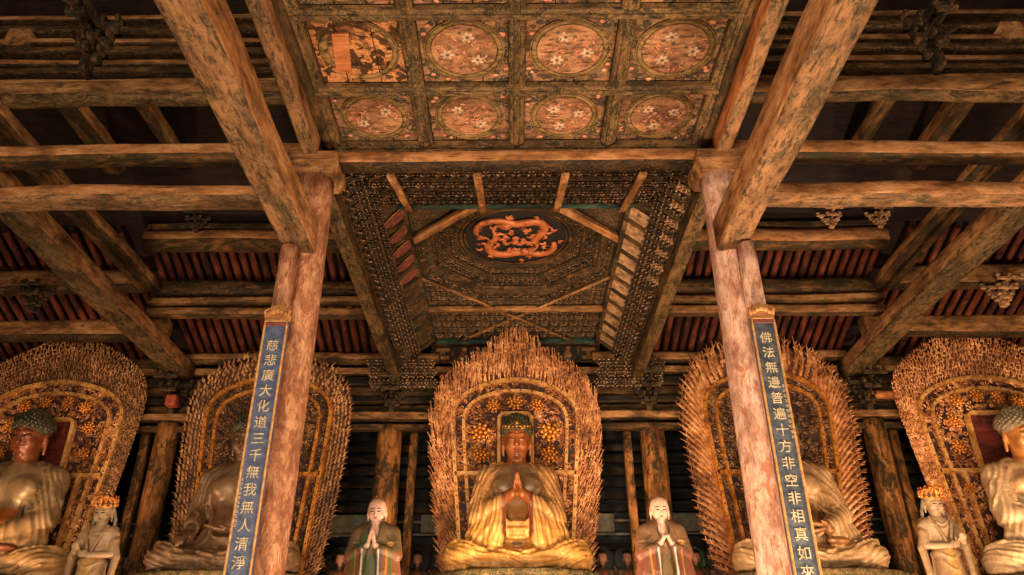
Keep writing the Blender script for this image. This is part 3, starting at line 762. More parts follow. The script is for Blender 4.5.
for R, z, n, s in ((2.33, KZ + .06, 7, .24), (2.05, KZ + .24, 6, .21), (1.84, KZ + .36, 6, .18), (1.6, KZ + .47, 5, .17)):
    for k in range(8):
        am = PI / 4 * (k + 1); 
        for q in range(n):
            off = (q - (n - 1) / 2) * (2 * R * math.tan(PI / 8) / n)
            x = R * math.cos(am) - off * math.sin(am); y = KYC + R * math.sin(am) + off * math.cos(am)
            spots.append((5, x, y, z, s, am - PI / 2, 'bracket'))
for row, (y, z) in enumerate(((20.55, 9.88), (20.6, 9.6), (20.65, 9.32))):
    for sx in (-1, 1):
        for k in range(7): spots.append((4, sx * (2.55 + k * .27 - row * .05), y, z, .3, 0, 'bracket'))
for row in range(5):
    for k in range(17): spots.append((3, -2.3 + k * .285 + (row % 2) * .14, 19.3 + row * .4, KZ - .06, .19, 0, 'bracket'))
for sx in (-1, 1):
    for k in range(6):
        for q in range(6 - k): spots.append((3, sx * (2.3 - q * .28), 18.7 - k * .27, KZ - .05, .17, 0, 'bracket'))
spots.sort(key=lambda s: -s[0])
rest = MB()
for i, (_, x, y, z, s, rz, mt) in enumerate(spots):
    if i % 4 == 0 and i < 400:
        o = bpy.data.objects.new('bracket', ume[mt]); C.objects.link(o); o.parent = ca
        o.location = (x, y, z); o.rotation_euler = (0, 0, rz); o.scale = (s, s, s)
    else:
        rest._merge(unit, Matrix.Translation((x, y, z)) @ Matrix.Rotation(rz, 4, 'Z') @ Matrix.Scale(s, 4))
o = rest.build('bracket_rows', [M['bracket'], M['bracket_tip']], ca); o['kind'] = 'stuff'
# ================================================================== sculpting: distance fields turned into one continuous surface
class SDF:
    def __init__(s, lo, hi, h):
        s.lo = np.array(lo, float); s.h = h
        s.n = [int(math.ceil((hi[i] - lo[i]) / h)) + 1 for i in range(3)]
        s.ax = [(s.lo[i] + h * np.arange(s.n[i])).astype(np.float32) for i in range(3)]
        s.d = np.full(s.n, 9.0, np.float32)
    def _sl(s, lo, hi):
        r = []
        for i in range(3):
            a = max(0, int((lo[i] - s.lo[i]) / s.h)); b = min(s.n[i], int((hi[i] - s.lo[i]) / s.h) + 2)
            r.append(slice(a, max(a, b)))
        return tuple(r)
    def _grid(s, sl):
        return s.ax[0][sl[0]][:, None, None], s.ax[1][sl[1]][None, :, None], s.ax[2][sl[2]][None, None, :]
    def op(s, f, lo, hi, k, mode='add'):
        pad = k + 3 * s.h
        sl = s._sl([a - pad for a in lo], [b + pad for b in hi])
        sub = s.d[sl]
        if 0 in sub.shape: return s
        v = f(*s._grid(sl))
        if mode == 'add':
            if k > 0:
                h = np.clip(.5 + .5 * (sub - v) / k, 0, 1); s.d[sl] = sub * (1 - h) + v * h - k * h * (1 - h)
            else: s.d[sl] = np.minimum(sub, v)
        else:
            v = -v
            if k > 0:
                h = np.clip(.5 - .5 * (sub - v) / k, 0, 1); s.d[sl] = sub * (1 - h) + v * h + k * h * (1 - h)
            else: s.d[sl] = np.maximum(sub, v)
        return s
    def ell(s, c, r, k=.08, rz=0.0, rx=0.0, ry=0.0, mode='add'):
        R = (Matrix.Rotation(rz, 3, 'Z') @ Matrix.Rotation(ry, 3, 'Y') @ Matrix.Rotation(rx, 3, 'X')).transposed()
        m = max(r) if (rz or rx or ry) else None
        ext = [m or r[i] for i in range(3)]
        def f(X, Y, Z):
            x, y, z = X - c[0], Y - c[1], Z - c[2]
            if m: x, y, z = (R[0][0] * x + R[0][1] * y + R[0][2] * z), (R[1][0] * x + R[1][1] * y + R[1][2] * z), (R[2][0] * x + R[2][1] * y + R[2][2] * z)
            k0 = np.sqrt((x / r[0]) ** 2 + (y / r[1]) ** 2 + (z / r[2]) ** 2) + 1e-6
            k1 = np.sqrt((x / r[0] ** 2) ** 2 + (y / r[1] ** 2) ** 2 + (z / r[2] ** 2) ** 2) + 1e-6
            return k0 * (k0 - 1) / k1
        return s.op(f, [c[i] - ext[i] for i in range(3)], [c[i] + ext[i] for i in range(3)], k, mode)
    def cap(s, a, b, ra, rb=None, k=.06, mode='add'):
        rb = ra if rb is None else rb; a = np.array(a, float); b = np.array(b, float); ba = b - a; L2 = float(ba @ ba) + 1e-9
        def f(X, Y, Z):
            x, y, z = X - a[0], Y - a[1], Z - a[2]
            t = np.clip((x * ba[0] + y * ba[1] + z * ba[2]) / L2, 0, 1)
            return np.sqrt((x - t * ba[0]) ** 2 + (y - t * ba[1]) ** 2 + (z - t * ba[2]) ** 2) - (ra + (rb - ra) * t)
        m = max(ra, rb)
        return s.op(f, np.minimum(a, b) - m, np.maximum(a, b) + m, k, mode)
    def chain(s, P, R, k=.06, mode='add'):
        if not hasattr(R, '__len__'): R = [R] * len(P)
        for i in range(len(P) - 1): s.cap(P[i], P[i + 1], R[i], R[i + 1], k, mode)
        return s
    def sample(s, p):
        q = [(p[i] - s.lo[i]) / s.h for i in range(3)]
        i0 = [min(max(int(v), 0), s.n[i] - 2) for i, v in enumerate(q)]; f = [q[i] - i0[i] for i in range(3)]
        c = s.d[i0[0]:i0[0] + 2, i0[1]:i0[1] + 2, i0[2]:i0[2] + 2]
        c = c[0] * (1 - f[0]) + c[1] * f[0]; c = c[0] * (1 - f[1]) + c[1] * f[1]
        return float(c[0] * (1 - f[2]) + c[1] * f[2])
    def proj(s, p, off=0.0):
        p = np.array(p, float); e = s.h
        for _ in range(7):
            g = np.array([s.sample(p + e * np.eye(3)[i]) - s.sample(p - e * np.eye(3)[i]) for i in range(3)])
            L = np.linalg.norm(g)
            if L < 1e-6: break
            p = p - g / L * np.clip(s.sample(p) - off, -.15, .15)
        return p
    def ridge(s, P, r=.035, n=10, k=.03, off=0.0, mode='add', taper=True):
        """a cloth fold: a thin roll laid on the surface along a smooth curve through P"""
        P = [np.array(p, float) for p in P]; pts = []
        for i in range(n + 1):
            u = i / n * (len(P) - 1); j = min(int(u), len(P) - 2); t = u - j
            p0, p1, p2, p3 = P[max(j - 1, 0)], P[j], P[j + 1], P[min(j + 2, len(P) - 1)]
            pts.append(.5 * (2 * p1 + (p2 - p0) * t + (2 * p0 - 5 * p1 + 4 * p2 - p3) * t * t + (3 * p1 - p0 - 3 * p2 + p3) * t ** 3))
        pts = [s.proj(p, off) for p in pts]
        R = [r * (.35 + .65 * math.sin(PI * (i + .5) / (n + 1)) if taper else 1) for i in range(n + 1)]
        return s.chain(pts, R, k, mode)
    def mesh(s):
        d = s.d; ins = d < 0
        nx, ny, nz = d.shape
        cs = np.zeros((nx - 1, ny - 1, nz - 1), np.int8)
        for a in (0, 1):
            for b in (0, 1):
                for c in (0, 1): cs += ins[a:nx - 1 + a, b:ny - 1 + b, c:nz - 1 + c]
        act = (cs > 0) & (cs < 8); I = np.argwhere(act); idx = np.full(act.shape, -1, np.int64); idx[act] = np.arange(len(I))
        acc = np.zeros((len(I), 3)); cnt = np.zeros(len(I))
        corners = [(a, b, c) for a in (0, 1) for b in (0, 1) for c in (0, 1)]
        D = {c: d[I[:, 0] + c[0], I[:, 1] + c[1], I[:, 2] + c[2]].astype(float) for c in corners}
        for c in corners:
            for ax in range(3):
                if c[ax] == 0:
                    e = list(c); e[ax] = 1; e = tuple(e)
                    da, db = D[c], D[e]; m = (da < 0) != (db < 0)
                    t = np.where(m, da / np.where(m, da - db, 1), 0)
                    p = np.array(c, float)[None, :] + t[:, None] * (np.array(e) - np.array(c))[None, :]
                    acc[m] += p[m]; cnt[m] += 1
        V = s.lo + s.h * (I + acc / cnt[:, None])
        F = []
        for ax in range(3):
            sl0 = [slice(None)] * 3; sl1 = [slice(None)] * 3; sl0[ax] = slice(0, -1); sl1[ax] = slice(1, None)
            A = ins[tuple(sl0)]; B = ins[tuple(sl1)]; ch = A != B
            u, v = (ax + 1) % 3, (ax + 2) % 3
            E = np.argwhere(ch); E = E[(E[:, u] > 0) & (E[:, v] > 0) & (E[:, u] < d.shape[u] - 1) & (E[:, v] < d.shape[v] - 1)]
            def at(du, dv):
                Q = E.copy(); Q[:, u] -= du; Q[:, v] -= dv; return idx[Q[:, 0], Q[:, 1], Q[:, 2]]
            q = np.stack([at(1, 1), at(0, 1), at(0, 0), at(1, 0)], 1)
            flip = ~ins[E[:, 0], E[:, 1], E[:, 2]]
            q[flip] = q[flip][:, ::-1]; F.append(q)
        F = np.concatenate(F); F = F[(F >= 0).all(1)]
        return V, F
    def build(s, name, mat, parent=None, col=None, loc=(0, 0, 0), scale=1.0):
        V, F = s.mesh(); me = bpy.data.meshes.new(name)
        me.vertices.add(len(V)); me.vertices.foreach_set('co', V.astype(np.float32).ravel())
        me.loops.add(F.size); me.loops.foreach_set('vertex_index', F.astype(np.int32).ravel())
        me.polygons.add(len(F)); me.polygons.foreach_set('loop_start', (np.arange(len(F)) * 4).astype(np.int32))
        me.polygons.foreach_set('use_smooth', np.ones(len(F), bool)); me.update(calc_edges=True); me.validate()
        me.materials.append(mat)
        if col is not None:
            ca_ = me.color_attributes.new('Col', 'FLOAT_COLOR', 'POINT')
            K = np.ones((len(V), 4), np.float32); K[:, :3] = col(V); ca_.data.foreach_set('color', K.ravel())
        o = bpy.data.objects.new(name, me); C.objects.link(o)
        if parent is not None: o.parent = parent
        o.location = loc; o.scale = (scale,) * 3
        return o

def L3(r, g, b): return np.array(hexc(r, g, b)[:3])
def paint(base, *zones):
    """zones: (function(V)->mask, colour)"""
    def f(V):
        K = np.tile(np.asarray(base)[None, :], (len(V), 1))
        for m, c in zones:
            w = np.clip(m(V), 0, 1)[:, None]; K = K * (1 - w) + np.asarray(c)[None, :] * w
        return K
    return f
def near(p, r, soft=.02, sc=(1, 1, 1)):
    return lambda V: (r - np.sqrt((((V - np.array(p)) / np.array(sc)) ** 2).sum(1))) / soft + .5
def sm(x): return np.clip(x, 0, 1)

def head(S, c, s, tilt=.0, ears=True):
    """face towards -Y; s = half width of the head, c = centre"""
    ct, st = math.cos(tilt), math.sin(tilt)
    def w(p): return (c[0] + p[0] * s, c[1] + (p[1] * ct - p[2] * st) * s, c[2] + (p[1] * st + p[2] * ct) * s)
    def e(p, r, k, **kw): S.ell(w(p), tuple(q * s for q in r), k * s, rx=tilt, **kw)
    def cp(a, b, ra, rb, k, **kw): S.cap(w(a), w(b), ra * s, rb * s, k * s, **kw)
    e((0, .12, .35), (.96, 1.05, 1.0), .1)
    e((0, -.08, -.25), (.86, .92, .95), .3)
    e((0, -.30, -.85), (.50, .50, .38), .3)
    for q in (-1, 1):
        e((q * .42, -.62, -.42), (.34, .3, .34), .25)
        e((q * .36, -.98, .08), (.26, .14, .11), .07, mode='cut')
        e((q * .36, -.86, .05), (.25, .13, .12), .04)
        cp((q * .12, -1.0, .26), (q * .40, -.98, .33), .05, .05, .08); cp((q * .40, -.98, .33), (q * .66, -.80, .22), .05, .03, .08)
        cp((q * .16, -1.02, .02), (q * .56, -.92, .03), .025, .02, .04)
        if ears:
            cp((q * .92, .08, .25), (q * .98, .10, -.35), .13, .12, .06); cp((q * .98, .08, -.35), (q * .94, .04, -1.0), .12, .10, .06)
            e((q * 1.04, .0, .05), (.06, .08, .22), .04, mode='cut')
    cp((0, -.95, .25), (0, -1.12, -.25), .08, .12, .10); e((0, -1.12, -.30), (.17, .13, .10), .08)
    for q in (-1, 1): e((q * .12, -1.04, -.32), (.09, .09, .07), .05)
    cp((-.22, -.90, -.56), (.22, -.90, -.56), .075, .075, .05); e((0, -.96, -.55), (.2, .10, .07), .04)
    e((0, -.90, -.68), (.18, .10, .07), .04)
    e((0, -.99, -.615), (.26, .05, .018), .02, mode='cut')
    e((0, -.72, -.98), (.2, .18, .15), .12)

def hand(S, wrist, palm_end, curl_dir, thumb_dir, sc=1.0, curl=.35, spread=.045, r=.036):
    """palm and five separate fingers; curl_dir = where the palm looks, thumb_dir = side of the thumb"""
    w = np.array(wrist, float); p = np.array(palm_end, float); d = (p - w) / np.linalg.norm(p - w)
    n = np.array(curl_dir, float); n -= d * (n @ d); n /= np.linalg.norm(n)
    t = np.array(thumb_dir, float); t -= d * (t @ d); t -= n * (t @ n); t /= np.linalg.norm(t)
    L = np.linalg.norm(p - w)
    for q in (-1.1, -.35, .4, 1.1): S.cap(w + t * q * spread * .6 * sc, p + t * q * spread * sc, r * 1.35 * sc, r * 1.25 * sc, .03)
    for i, (q, l) in enumerate(((1.5, .82), (.52, 1.0), (-.48, .94), (-1.45, .72))):
        l *= L * 1.0; a = p + t * q * spread * sc
        k1 = a + (d * math.cos(curl * .5) + n * math.sin(curl * .5)) * l * .45
        k2 = k1 + (d * math.cos(curl * 1.5) + n * math.sin(curl * 1.5)) * l * .32
        k3 = k2 + (d * math.cos(curl * 2.4) + n * math.sin(curl * 2.4)) * l * .23
        S.chain([a, k1, k2, k3], [r * sc, r * .95 * sc, r * .85 * sc, r * .65 * sc], .010)
    a = w + d * L * .3 + t * spread * 1.6 * sc; b = a + (d * .8 + t * .62 + n * .15) * L * .38; c = b + (d * .95 + t * .1 + n * .3) * L * .3
    S.chain([a, b, c], [r * 1.2 * sc, r * 1.0 * sc, r * .7 * sc], .015)

def untilt(f, c, tilt):
    """let a paint zone defined on the upright head follow the bowed head"""
    R = np.array(Matrix.Rotation(-tilt, 3, 'X')); c = np.array(c)
    return lambda V: f((V - c) @ R.T + c)
def bow(o, c, tilt):
    R = Matrix.Rotation(tilt, 3, 'X'); c = Vector(c); o.rotation_euler = (tilt, 0, 0); o.location = c - R @ c

# ------------------------------------------------------------------ seated buddhas (unit: metres, base at z=0, facing -Y)
def buddha(name, label, loc, sc, pose, skin, chest, belly, robe, robe2, hairm, ornament=False, zs=1.055):
    """pose: 'pray', 'meditate', 'touch'"""
    t = thing(name, label, 'statue', loc); t.scale = (sc * .92, sc, sc * zs); TL = .30
    S = SDF((-1.6, -1.45, .25), (1.6, .85, 4.05), .026)
    S.ell((0, .10, 1.95), (.80, .50, .72), .1); S.ell((0, .04, 1.15), (.66, .52, .62), .2); S.ell((0, .0, .62), (.7, .55, .35), .15)
    S.cap((-.55, .12, 2.38), (.55, .12, 2.38), .26, .26, .15)
    for q in (-1, 1):
        S.ell((q * .36, -.26, 2.0), (.34, .2, .26), .12)
    S.cap((0, .08, 2.4), (0, .0, 2.95), .27, .24, .12)
    for z in (2.58, 2.68, 2.78): S.cap((-.12, -.16, z), (.12, -.16, z), .05, .05, .02)
    HC = (0, -.08, 3.24); HS = .405
    head(S, HC, HS, TL)
    S.ell((0, HC[1] - HS * 1.13, HC[2] + HS * .17), (.035, .03, .035), .01)     # urna
    def arm(q, el, wr, r0=.25, r1=.19, r2=.13):
        S.cap((q * .82, .12, 2.28), el, r0, r1, .08); S.cap(el, wr, r1, r2, .06)
    if pose == 'pray':
        for q in (-1, 1):
            arm(q, (q * 1.02, -.22, 1.35), (q * .13, -.88, 1.72))
            hand(S, (q * .10, -.88, 1.74), (q * .055, -.92, 2.0), (-q, 0, 0), (0, 1, 0), 1.15, .04)
    elif pose == 'meditate':
        for q in (-1, 1): arm(q, (q * 1.02, -.18, 1.22), (q * .42, -.86, .86 + .04 * (q > 0)))
        hand(S, (-.38, -.90, .86), (-.06, -.98, .84), (0, 0, 1), (0, -1, 0), 1.3, .18)
        hand(S, (.38, -.90, .98), (.06, -.98, .98), (0, 0, 1), (0, -1, 0), 1.3, .18)
    elif pose == 'cross':
        arm(-1, (-1.02, -.3, 1.28), (-.1, -.92, 1.36)); hand(S, (-.1, -.92, 1.36), (.22, -.94, 1.46), (0, 1, .2), (0, 0, 1), 1.3, .5)
        arm(1, (1.02, -.18, 1.22), (.40, -.88, .90)); hand(S, (.38, -.90, .92), (.04, -.98, .92), (0, 0, 1), (0, -1, 0), 1.3, .25)
    elif pose == 'touch':
        arm(-1, (-1.02, .02, 1.38), (-.86, -.72, .92)); hand(S, (-.86, -.74, .92), (-.86, -1.06, .80), (0, 0, -1), (1, 0, 0), 1.35, .5)
        arm(1, (1.02, -.18, 1.22), (.40, -.88, .90)); hand(S, (.38, -.90, .92), (.04, -.98, .92), (0, 0, 1), (0, -1, 0), 1.3, .2)
    if pose != 'pray':   # sole of the uppermost foot in the lap
        S.ell((.62, -.82, .66), (.34, .16, .1), .05, rz=.35)
        for i in range(5): S.ell((.98 + .02 * i, -.70 - .05 * i + .1, .66), (.06, .035, .04), .01)
    hc = np.array(HC)
    zones = [(lambda V: (V[:, 2] - 2.62) / .1 * 0 + sm((2.62 - V[:, 2]) / .1), chest),
             (lambda V: sm((1.62 - V[:, 2]) / .12) * sm((V[:, 2] - .9) / .1) * sm((.62 - abs(V[:, 0])) / .1), belly),
             (untilt(near((0, hc[1] - HS * .93, hc[2] - HS * .60), HS * .26, .03, (1.0, .5, .36)), HC, TL), np.asarray(skin) * np.array((.75, .4, .35))),
             (untilt(near((HS * .36, hc[1] - HS * .98, hc[2] + HS * .03), HS * .22, .02, (1, 1, .2)), HC, TL), L3(24, 18, 14)),
             (untilt(near((-HS * .36, hc[1] - HS * .98, hc[2] + HS * .03), HS * .22, .02, (1, 1, .2)), HC, TL), L3(24, 18, 14))]
    if pose in ('pray', 'touch', 'cross', 'meditate'):
        zones.insert(2, (lambda V: sm((1.0 - V[:, 2]) / .1) * 1.0 if pose != 'pray' else sm((.0 - V[:, 2])), skin))
    if pose == 'pray':
        zones.insert(2, (lambda V: sm((-.7 - V[:, 1]) / .1) * sm((2.6 - V[:, 2]) / .1), skin))
    if pose == 'cross':
        zones.insert(2, (lambda V: sm((-.75 - V[:, 1]) / .06) * sm((2.2 - V[:, 2]) / .1), belly))
    S.build('body', M['skin'], t, paint(skin, *zones))

    # robe
    R = SDF((-2.25, -1.6, -.08), (2.25, 1.0, 2.85), .03)
    for q in (-1, 1):
        R.ell((q * 1.22, -.32, .36), (.76, .70, .36), .12, rz=-q * .18)
        R.cap((q * .5, .1, .4), (q * 1.45, -.35, .34), .42, .34, .15)
    R.ell((0, -.35, .28), (1.3, .85, .32), .15); R.ell((0, .1, .8), (.95, .62, .6), .2)
    R.ell((0, .16, 1.75), (.90, .52, .85), .15)
    for q in (-1, 1):
        R.cap((q * .35, .12, 2.52), (q * .84, .13, 2.26), .20, .31, .1)
        if pose == 'touch' and q < 0:
            R.cap((-.84, .12, 2.2), (-1.02, .04, 1.45), .30, .25, .08); R.cap((-1.02, .04, 1.42), (-.93, -.45, 1.1), .24, .2, .06)
            for j in range(6): R.cap((-.95 - .03 * j, -.35 + .14 * j, 1.1), (-1.05 - .04 * j, -.35 + .16 * j, .5), .11, .13, .05)
            continue
        ez = 1.3; ey = -.22
        R.cap((q * .84, .12, 2.25), (q * 1.04, ey, ez), .31, .28, .08)
        wx, wy, wz = {'pray': (.34, -.74, 1.58), 'meditate': (.55, -.76, .98), 'cross': (.55, -.72, 1.2 if q < 0 else 1.0), 'touch': (.55, -.76, 1.0)}[pose]
        if pose == 'cross' and q < 0: R.cap((q * 1.04, ey, ez), (-.9, -.36, 1.3), .27, .24, .06)
        else: R.cap((q * 1.04, ey, ez), (q * wx, wy, wz), .27, .20, .06)
        # hanging sleeve: a fan of rolls from forearm to lap
        N = 8
        for j in range(N):
            u = j / (N - 1)
            top = np.array((q * (wx * (1 - u) + 1.08 * u), wy * (1 - u) + (ey) * u, wz * (1 - u) + (ez - .05) * u))
            bot = np.array((q * (.50 + .78 * u + .05 * math.sin(j * 2.1)), -.80 + .36 * u + .05 * math.cos(j * 1.7), .52 + .03 * math.sin(j)))
            mid = (top + bot) / 2 + np.array((q * .07 * u, -.07, -.02))
            R.chain([top, mid, bot], [.125, .105, .12], .022)
    # open front
    if pose == 'pray': R.ell((0, -.62, 1.62), (.33, .60, 1.02), .05, mode='cut'); R.ell((0, -.5, 2.35), (.40, .42, .42), .05, mode='cut')
    else:
        R.ell((-.06, -.62, 1.55), (.50, .62, .98), .05, mode='cut'); R.ell((0, -.5, 2.3), (.50, .45, .48), .05, mode='cut')
        if pose == 'touch': R.ell((-.30, -.55, 1.75), (.52, .5, .75), .05, mode='cut')
    R.ell((0, .05, 2.75), (.36, .34, .26), .05, mode='cut')
    # under-robe tied at the waist
    if pose == 'pray':
        R.ell((0, -.05, .95), (.52, .60, .42), .05)
        for z, r_ in ((.78, .05), (.98, .05), (1.2, .045)): R.ridge([(-.45, -.5, z + .04), (0, -.7, z - .02), (.45, -.5, z + .04)], r_, 10, .02)
    else:
        R.ell((0, -.02, .72), (.62, .58, .26), .06)
        R.ridge([(-.5, -.45, .92), (0, -.66, .84), (.5, -.45, .92)], .05, 10, .02)
    # collar hem rolls
    for q in (-1, 1):
        w1, w2 = (.33, .36) if pose == 'pray' else (.50, .52)
        R.ridge([(q * .28, -.1, 2.62), (q * (w1 + .08), -.42, 2.2), (q * w2, -.52, 1.7), (q * (w2 - .02), -.56, 1.2), (q * .3, -.62, .85)], .045, 18, .02, taper=False)
        R.ridge([(q * .42, -.0, 2.62), (q * .60, -.36, 2.2), (q * .66, -.48, 1.75)], .035, 12, .03)
        # shoulder and arm folds
        for j in range(5):
            R.ridge([(q * (.56 + .09 * j), -.24 + .04 * j, 2.46 - .03 * j), (q * (.74 + .09 * j), -.36 + .07 * j, 2.0), (q * (.80 + .09 * j), -.45 + .10 * j, 1.5), (q * (.74 + .1 * j), -.55 + .12 * j, 1.3)], .038, 14, .025)
        # folds across the knees
        for j in range(0, 8, 2):
            a = j / 6
            R.ridge([(q * (.15 + .1 * j), -1.10, .22 + .06 * j), (q * (.75 + .12 * j), -1.02 + .05 * j, .20 + .09 * j), (q * (1.45 + .07 * j), -.72 + .06 * j, .34 + .07 * j), (q * (1.85), -.2 + .03 * j, .42 + .04 * j)], .05, 14, .016)
        R.ridge([(0, -1.1, .08), (q * .9, -1.05, .06), (q * 1.75, -.65, .08), (q * 1.95, -.1, .1)], .06, 16, .03, taper=False)
    for j in range(4): R.ridge([(-.5 + .1 * j, -1.0, .50 - .09 * j), (0, -1.15, .36 - .10 * j), (.5 - .1 * j, -1.0, .50 - .09 * j)], .03, 9, .03)
    # soft woven pleats over the whole cloth: hanging on shoulders and sleeves, sweeping across the knees
    X, Y, Z = R._grid((slice(None),) * 3); ax = np.abs(X)
    wb = np.clip((Z - .62) / .15, 0, 1) * np.clip((ax - .3) / .15, 0, 1)
    hang = np.sin(18 * (ax * .9 + .42 * Z + .3 * Y) + 2.0 * np.sin(2.6 * Z + 1.5 * X) + 1.1 * np.sin(7 * ax + 4 * Y))
    wl = np.clip((.70 - Z) / .15, 0, 1) * np.clip((-Y - .1) / .2, 0, 1)
    swp = np.sin(19 * (Z * 1.2 - .22 * ax * ax + .12 * ax) + 1.6 * np.sin(2.7 * X + .6) + .8 * np.sin(6 * X + 5 * Y))
    R.d -= (.020 * wb * (1 - np.abs(hang) * 1.6) + .022 * wl * (1 - np.abs(swp) * 1.6)).astype(np.float32)
    def zr(V):
        ph = np.sin(V[:, 0] * 23 + V[:, 2] * 9) * .5 + .5  # brighter stripes imitate fold shading in the robe's colour
        return sm((1.5 - V[:, 2]) / .5) * (.55 + .45 * ph) * sm((-.1 - V[:, 1]) / .3)
    hem = lambda V: sm(.5 + (.052 - abs(np.hypot(V[:, 0] / 1.0, 0) - (.36 if pose == 'pray' else .53))) / .02) * sm((-.35 - V[:, 1]) / .1) * sm((V[:, 2] - .75) / .1) * sm((1.9 - V[:, 2]) / .1)
    R.build('robe', M['robe'], t, paint(robe, (zr, robe2), (hem, L3(112, 52, 34) if pose == 'pray' else robe)))

    # hair: cap, cranial bump, rows of curls
    H = SDF((-.62, -.75, 3.0), (.62, .65, 4.15), .02)
    H.ell((0, .03, 3.42), (.455, .50, .36), .05); H.ell((0, .06, 3.70), (.25, .27, .16), .08)
    H.ell((0, -.42, 3.12), (.40, .42, .36), .03, mode='cut'); H.ell((0, -.2, 2.98), (.6, .7, .22), .03, mode='cut')
    g = (1 + 5 ** .5) / 2
    for i in range(300):
        zc = 1 - 2 * (i + .5) / 300
        if zc < -.25: continue
        a = 2 * PI * i / g; rr = math.sqrt(1 - zc * zc)
        p = np.array((rr * math.cos(a) * .455, .03 + rr * math.sin(a) * .50, 3.42 + zc * .36))
        if p[1] < -.2 and p[2] < 3.42: continue
        p = H.proj(p + np.array((0, 0, .04 if zc > .6 else 0)), 0); H.ell(tuple(p), (.040, .040, .040), .008)
    bow(H.build('hair', M[hairm], t, loc=(0, 0, 0)), HC, TL)
    if ornament:
        mb = MB(); mb.sphere((0, -.36, 3.62), .07, 10, 8)
        mb.tube([(.44 * math.cos(a), .03 - .48 * math.sin(a), 3.50) for a in np.linspace(.25, PI - .25, 16)], .028, 6)
        for k in range(9):
            a = .5 + (PI - 1.0) * k / 8; mb.sphere((.43 * math.cos(a), .03 - .49 * math.sin(a), 3.55 + .0 * k), .035, 6, 5)
        bow(mb.build('hair_band', M['gold'], t), HC, TL)
    return t

def throne(label, loc, rx, ry, h):
    t = thing('lotus_throne', label, 'pedestal', (loc[0], loc[1], loc[2]))
    mb = MB(); mb.lathe([(1.0, h - .16), (1.02, h - .12), (1.02, h - .03), (.99, h), (.4, h), (0.02, h)], 48, sx=rx, sy=ry); mb.build('seat_slab', M['lotus'], t)
    mb = MB()
    for row, (zz, q) in enumerate(((h - .34, .96), (h - .6, .84))):
        for k in range(26):
            a = 2 * PI * (k + .5 * row) / 26
            c = Vector((q * rx * math.cos(a), q * ry * math.sin(a), zz))
            m = Matrix.Rotation(a, 3, 'Z')
            mb.sphere(c, 1.0, 8, 6, sc=(.10, .20, .20), M=m)
    mb.build('lotus_petals', M['lotus'], t)
    mb = MB(); mb.lathe([(.9, 0), (.92, .15), (.72, .3), (.62, .5), (.62, h - .75), (.8, h - .5), (.93, h - .2), (.93, h - .15)], 40, sx=rx, sy=ry); mb.build('drum', M['lotus'], t)
    return t

GOLD = L3(186, 128, 66); TAN = L3(176, 132, 88); BRONZE = L3(112, 62, 28); BRIGHT = L3(224, 160, 84)
AZ = 2.62; AF = 2.0   # altar top, front step
tag(box_part('altar_step', (-16.6, 14.3, 0), (16.6, 17.15, AF), 'brick', ch=.05), 'lower brick step in front of the altar carrying the standing statues', 'step', None, 'thing')
buddha('seated_buddha', 'golden seated Buddha with palms pressed together before the tall pointed central halo', (0, 19.5, 4.11), 1.0, 'pray',
       L3(150, 84, 38), L3(150, 118, 84), L3(136, 92, 52), L3(188, 138, 84), L3(232, 168, 84), 'hair', True)
buddha('seated_buddha', 'leftmost seated Buddha, cut by the left picture edge, bronze face and shining belly', (-12.87, 19.6, 3.98), 1.11, 'meditate',
       L3(124, 66, 34), L3(150, 120, 84), L3(190, 104, 46), L3(140, 112, 76), L3(168, 126, 76), 'hair', zs=1.035)
buddha('seated_buddha', 'rightmost seated Buddha, pale robe, grey curled hair and bronze forearm across the belly', (13.24, 19.5, 3.97), 1.11, 'cross',
       L3(182, 118, 58), L3(206, 168, 122), L3(190, 120, 56), L3(204, 168, 126), L3(214, 176, 130), 'hair_grey', zs=1.01)
buddha('seated_buddha', 'dim seated Buddha mostly behind the blue couplet board, hand resting on its knee', (-7.08, 19.5, 4.1), 1.02, 'touch',
       L3(104, 72, 48), L3(128, 98, 72), L3(120, 84, 56), L3(116, 86, 60), L3(140, 106, 74), 'hair')
buddha('seated_buddha', 'seated Buddha in heavily folded tan robe mostly behind the slate couplet board', (7.03, 19.5, 4.07), 1.02, 'meditate',
       L3(150, 104, 62), L3(176, 138, 98), L3(160, 108, 62), L3(176, 136, 92), L3(206, 164, 116), 'hair')
throne('round throne under the golden praying Buddha', (0, 19.2, AZ), 2.05, 1.45, 4.11 - AZ)
throne('round lotus throne at the bottom left corner', (-12.98, 19.25, AZ), 2.35, 1.55, 3.98 - AZ)
throne('round lotus throne at the bottom right corner', (13.38, 19.2, AZ), 2.35, 1.55, 3.97 - AZ)
throne('round lotus throne left of the blue couplet board', (-7.08, 19.25, AZ), 2.2, 1.5, 4.1 - AZ)
throne('round lotus throne right of the slate couplet board', (7.03, 19.25, AZ), 2.2, 1.5, 4.07 - AZ)
tag(box_part('brick_altar', (-16.6, 17.2, 0), (16.6, 20.7, AZ), 'brick', ch=.05), 'long brick altar carrying the seated statues', 'altar', None, 'thing')

